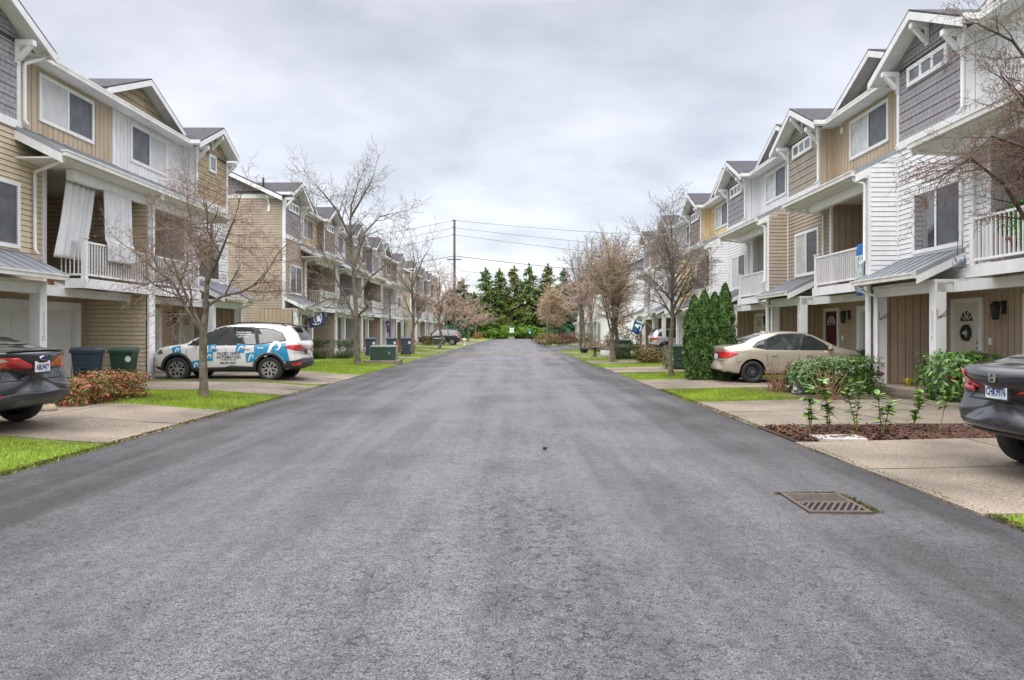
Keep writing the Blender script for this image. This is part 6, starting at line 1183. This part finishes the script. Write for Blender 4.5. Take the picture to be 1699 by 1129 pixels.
T = thing('glazed_pot', 'round dark red glazed pot at the near porch post', 'pot', porch(2.2, -.1, .24)); b = MB(); b.lathe([(.11, 0), (.18, .10), (.20, .2), (.16, .32), (.18, .35), (.13, .33), (0, .28)], (0, 0, 0), 22); b.build('pot_body', RED, T, True); P, u = ell(500, (0, 0, .42), (.2, .2, .14), 5); leaves('foliage', P, u+np.array([0, 0, .4]), .04, .4, BOX, T)
# door wreath, towel, curtains, planters
T = thing('door_wreath', 'green wreath hung on the cream front door', 'wreath', porch(1.0, -1.07, 1.52), RR); g = np.random.default_rng(4); a = g.uniform(0, 6.28, 900); P = np.column_stack([np.cos(a)*.15, np.zeros(900), np.sin(a)*.15])+g.normal(0, .022, (900, 3))*np.array([1, .6, 1]); leaves('foliage', P, np.column_stack([np.cos(a)*.3, np.full(900, -1.0), np.sin(a)*.3]), .032, .35, leafm('leaf_wreath', [(.01, .035, .02), (.03, .07, .04), (.05, .09, .05)]), T); b = MB(); b.tube([(math.cos(t_)*.15, 0, math.sin(t_)*.15) for t_ in [2*math.pi*i/24 for i in range(25)]], .02, 6, 0, False); b.build('ring', STEMM, T); b = MB(); b.box((-.07, -.035, -.015), (.07, -.03, .02)); b.build('ribbon', WHITE, T)
def inunit(loc, rz, u, v, z): return tuple(Matrix.Translation(loc) @ Matrix.Rotation(rz, 4, 'Z') @ Vector((u, -v, z)))
def cloth(name, label, cat, loc, rz, wd, prof, m, folds, amp, group=None, lean=0, ylo=0):
    """hanging cloth: prof = [(z, dv)] from top to bottom, local x along the rail"""
    T = thing(name, label, cat, loc, rz, group); nx = 64; V = []; Fs = []
    zs = []
    for (z0, d0), (z1, d1) in zip(prof, prof[1:]): zs += [(z0+(z1-z0)*k/8, d0+(d1-d0)*k/8) for k in range(8)]
    zs.append(prof[-1])
    for j, (z, d) in enumerate(zs):
        tt = j/(len(zs)-1)
        for i in range(nx+1): s_ = i/nx; V.append((s_*wd*(1-.06*tt)+lean*tt, -d+amp*(.5+.5*tt)*math.sin(s_*folds*6.283+tt*.8+.7*math.sin(s_*9))+.3*amp*math.sin(s_*folds*2.7*6.283+2*tt), z+ylo*s_*tt))
    for j in range(len(zs)-1):
        for i in range(nx): k = j*(nx+1)+i; Fs.append((k, k+1, k+nx+2, k+nx+1))
    me = bpy.data.meshes.new('cloth'); me.from_pydata(V, [], Fs); o = link('cloth', me, m, T, True); md = o.modifiers.new('t', 'SOLIDIFY'); md.thickness = .006; return T
CW = mat('curtain_white', (.74, .74, .76), .8, .04, 2); lA = left_loc(12.98)
cloth('balcony_curtain', 'white outdoor curtain tied back at the balcony corner', 'curtain', inunit(lA, RL, 3.62, .46, 0), RL, 1.10, [(5.24, 0), (4.2, -.05), (3.35, -.12)], CW, 5, .065, 'white balcony curtains', -.22)
cloth('balcony_curtain', 'wide white outdoor curtain hanging over the middle of the railing', 'curtain', inunit(lA, RL, 4.72, .70, 0), RL, 1.22, [(5.24, 0), (3.95, .03), (3.85, .08), (3.38, .08)], CW, 6, .06, 'white balcony curtains', .12)
rB = right_loc(1); TB = mat('towel_blue', (.03, .16, .45), .9, .1); T = cloth('towel', 'blue and white beach towel draped over the tan house balcony rail', 'towel', inunit(rB, RR, 6.58, .74, 0), RR, .42, [(3.84, -.04), (3.85, .0), (3.4, .02), (2.5, .03)], TB, 1.6, .015)
T2 = cloth('towel', 'pale patterned cloth lying over the blue towel', 'towel', inunit(rB, RR, 6.56, .765, 0), RR, .46, [(3.55, .0), (3.2, .01), (2.92, .02)], mat('towel_pale', (.52, .60, .56), .9, .3, 9), 1.4, .012)
rA = right_loc(0); T = thing('hanging_basket', 'leafy green plant in a basket on the white house balcony rail', 'plant', inunit(rA, RR, 4.95, .50, 3.25), RR); b = MB(); b.lathe([(.12, -.12), (.2, 0), (.21, .05), (0, .03)], (0, 0, 0), 18); b.build('basket', mat('basket_rust', (.20, .09, .06), .8, .3, 20), T, True); P, u = ell(1500, (0, 0, .38), (.48, .22, .34), 12); P2, u2 = ell(500, (.25, 0, .0), (.2, .15, .32), 13); leaves('foliage', np.concatenate([P, P2]), np.concatenate([u, u2])+np.array([0, 0, .4]), .05, .35, leafm('leaf_bright', [(.03, .12, .015), (.07, .22, .02), (.13, .30, .04)]), T, .4)
T = thing('cat_ornament', 'grey metal hanging ornament at the corner of the white balcony', 'ornament', inunit(rA, RR, 3.78, .86, 2.95), RR); b = MB(); b.tube([(0, 0, .62), (.0, -.02, .35), (-.04, 0, .14)], .006, 5); b.tube([(.10, 0, .62), (.12, 0, .35), (.13, 0, .16)], .006, 5); b.build('wire', BLACK, T); b = MB(); b.tube([(-.14, 0, .12), (-.12, 0, .0), (-.03, 0, -.08), (.08, 0, -.06), (.14, 0, .03), (.15, 0, .12)], [.02, .05, .085, .085, .06, .02], 10); b.build('figure_body', mat('ornament_grey', (.25, .28, .31), .35, .2, metal=.5), T, True)
for k, (u, v) in enumerate(((2.53, .80), (.12, .80))):
    T = thing('plant_hook', ['black wire plant hook on the numbered porch post of the white house', 'black wire plant hook on the porch post next to the tan house'][k], 'hook', porch(u+.135, v-.18, 1.95), RR+R(90)); b = MB(); b.tube([(0, 0, .1), (.02, 0, -.1), (.2, 0, .05), (.26, 0, .0), (.02, 0, -.1)], .007, 5); b.build('wire', BLACK, T)
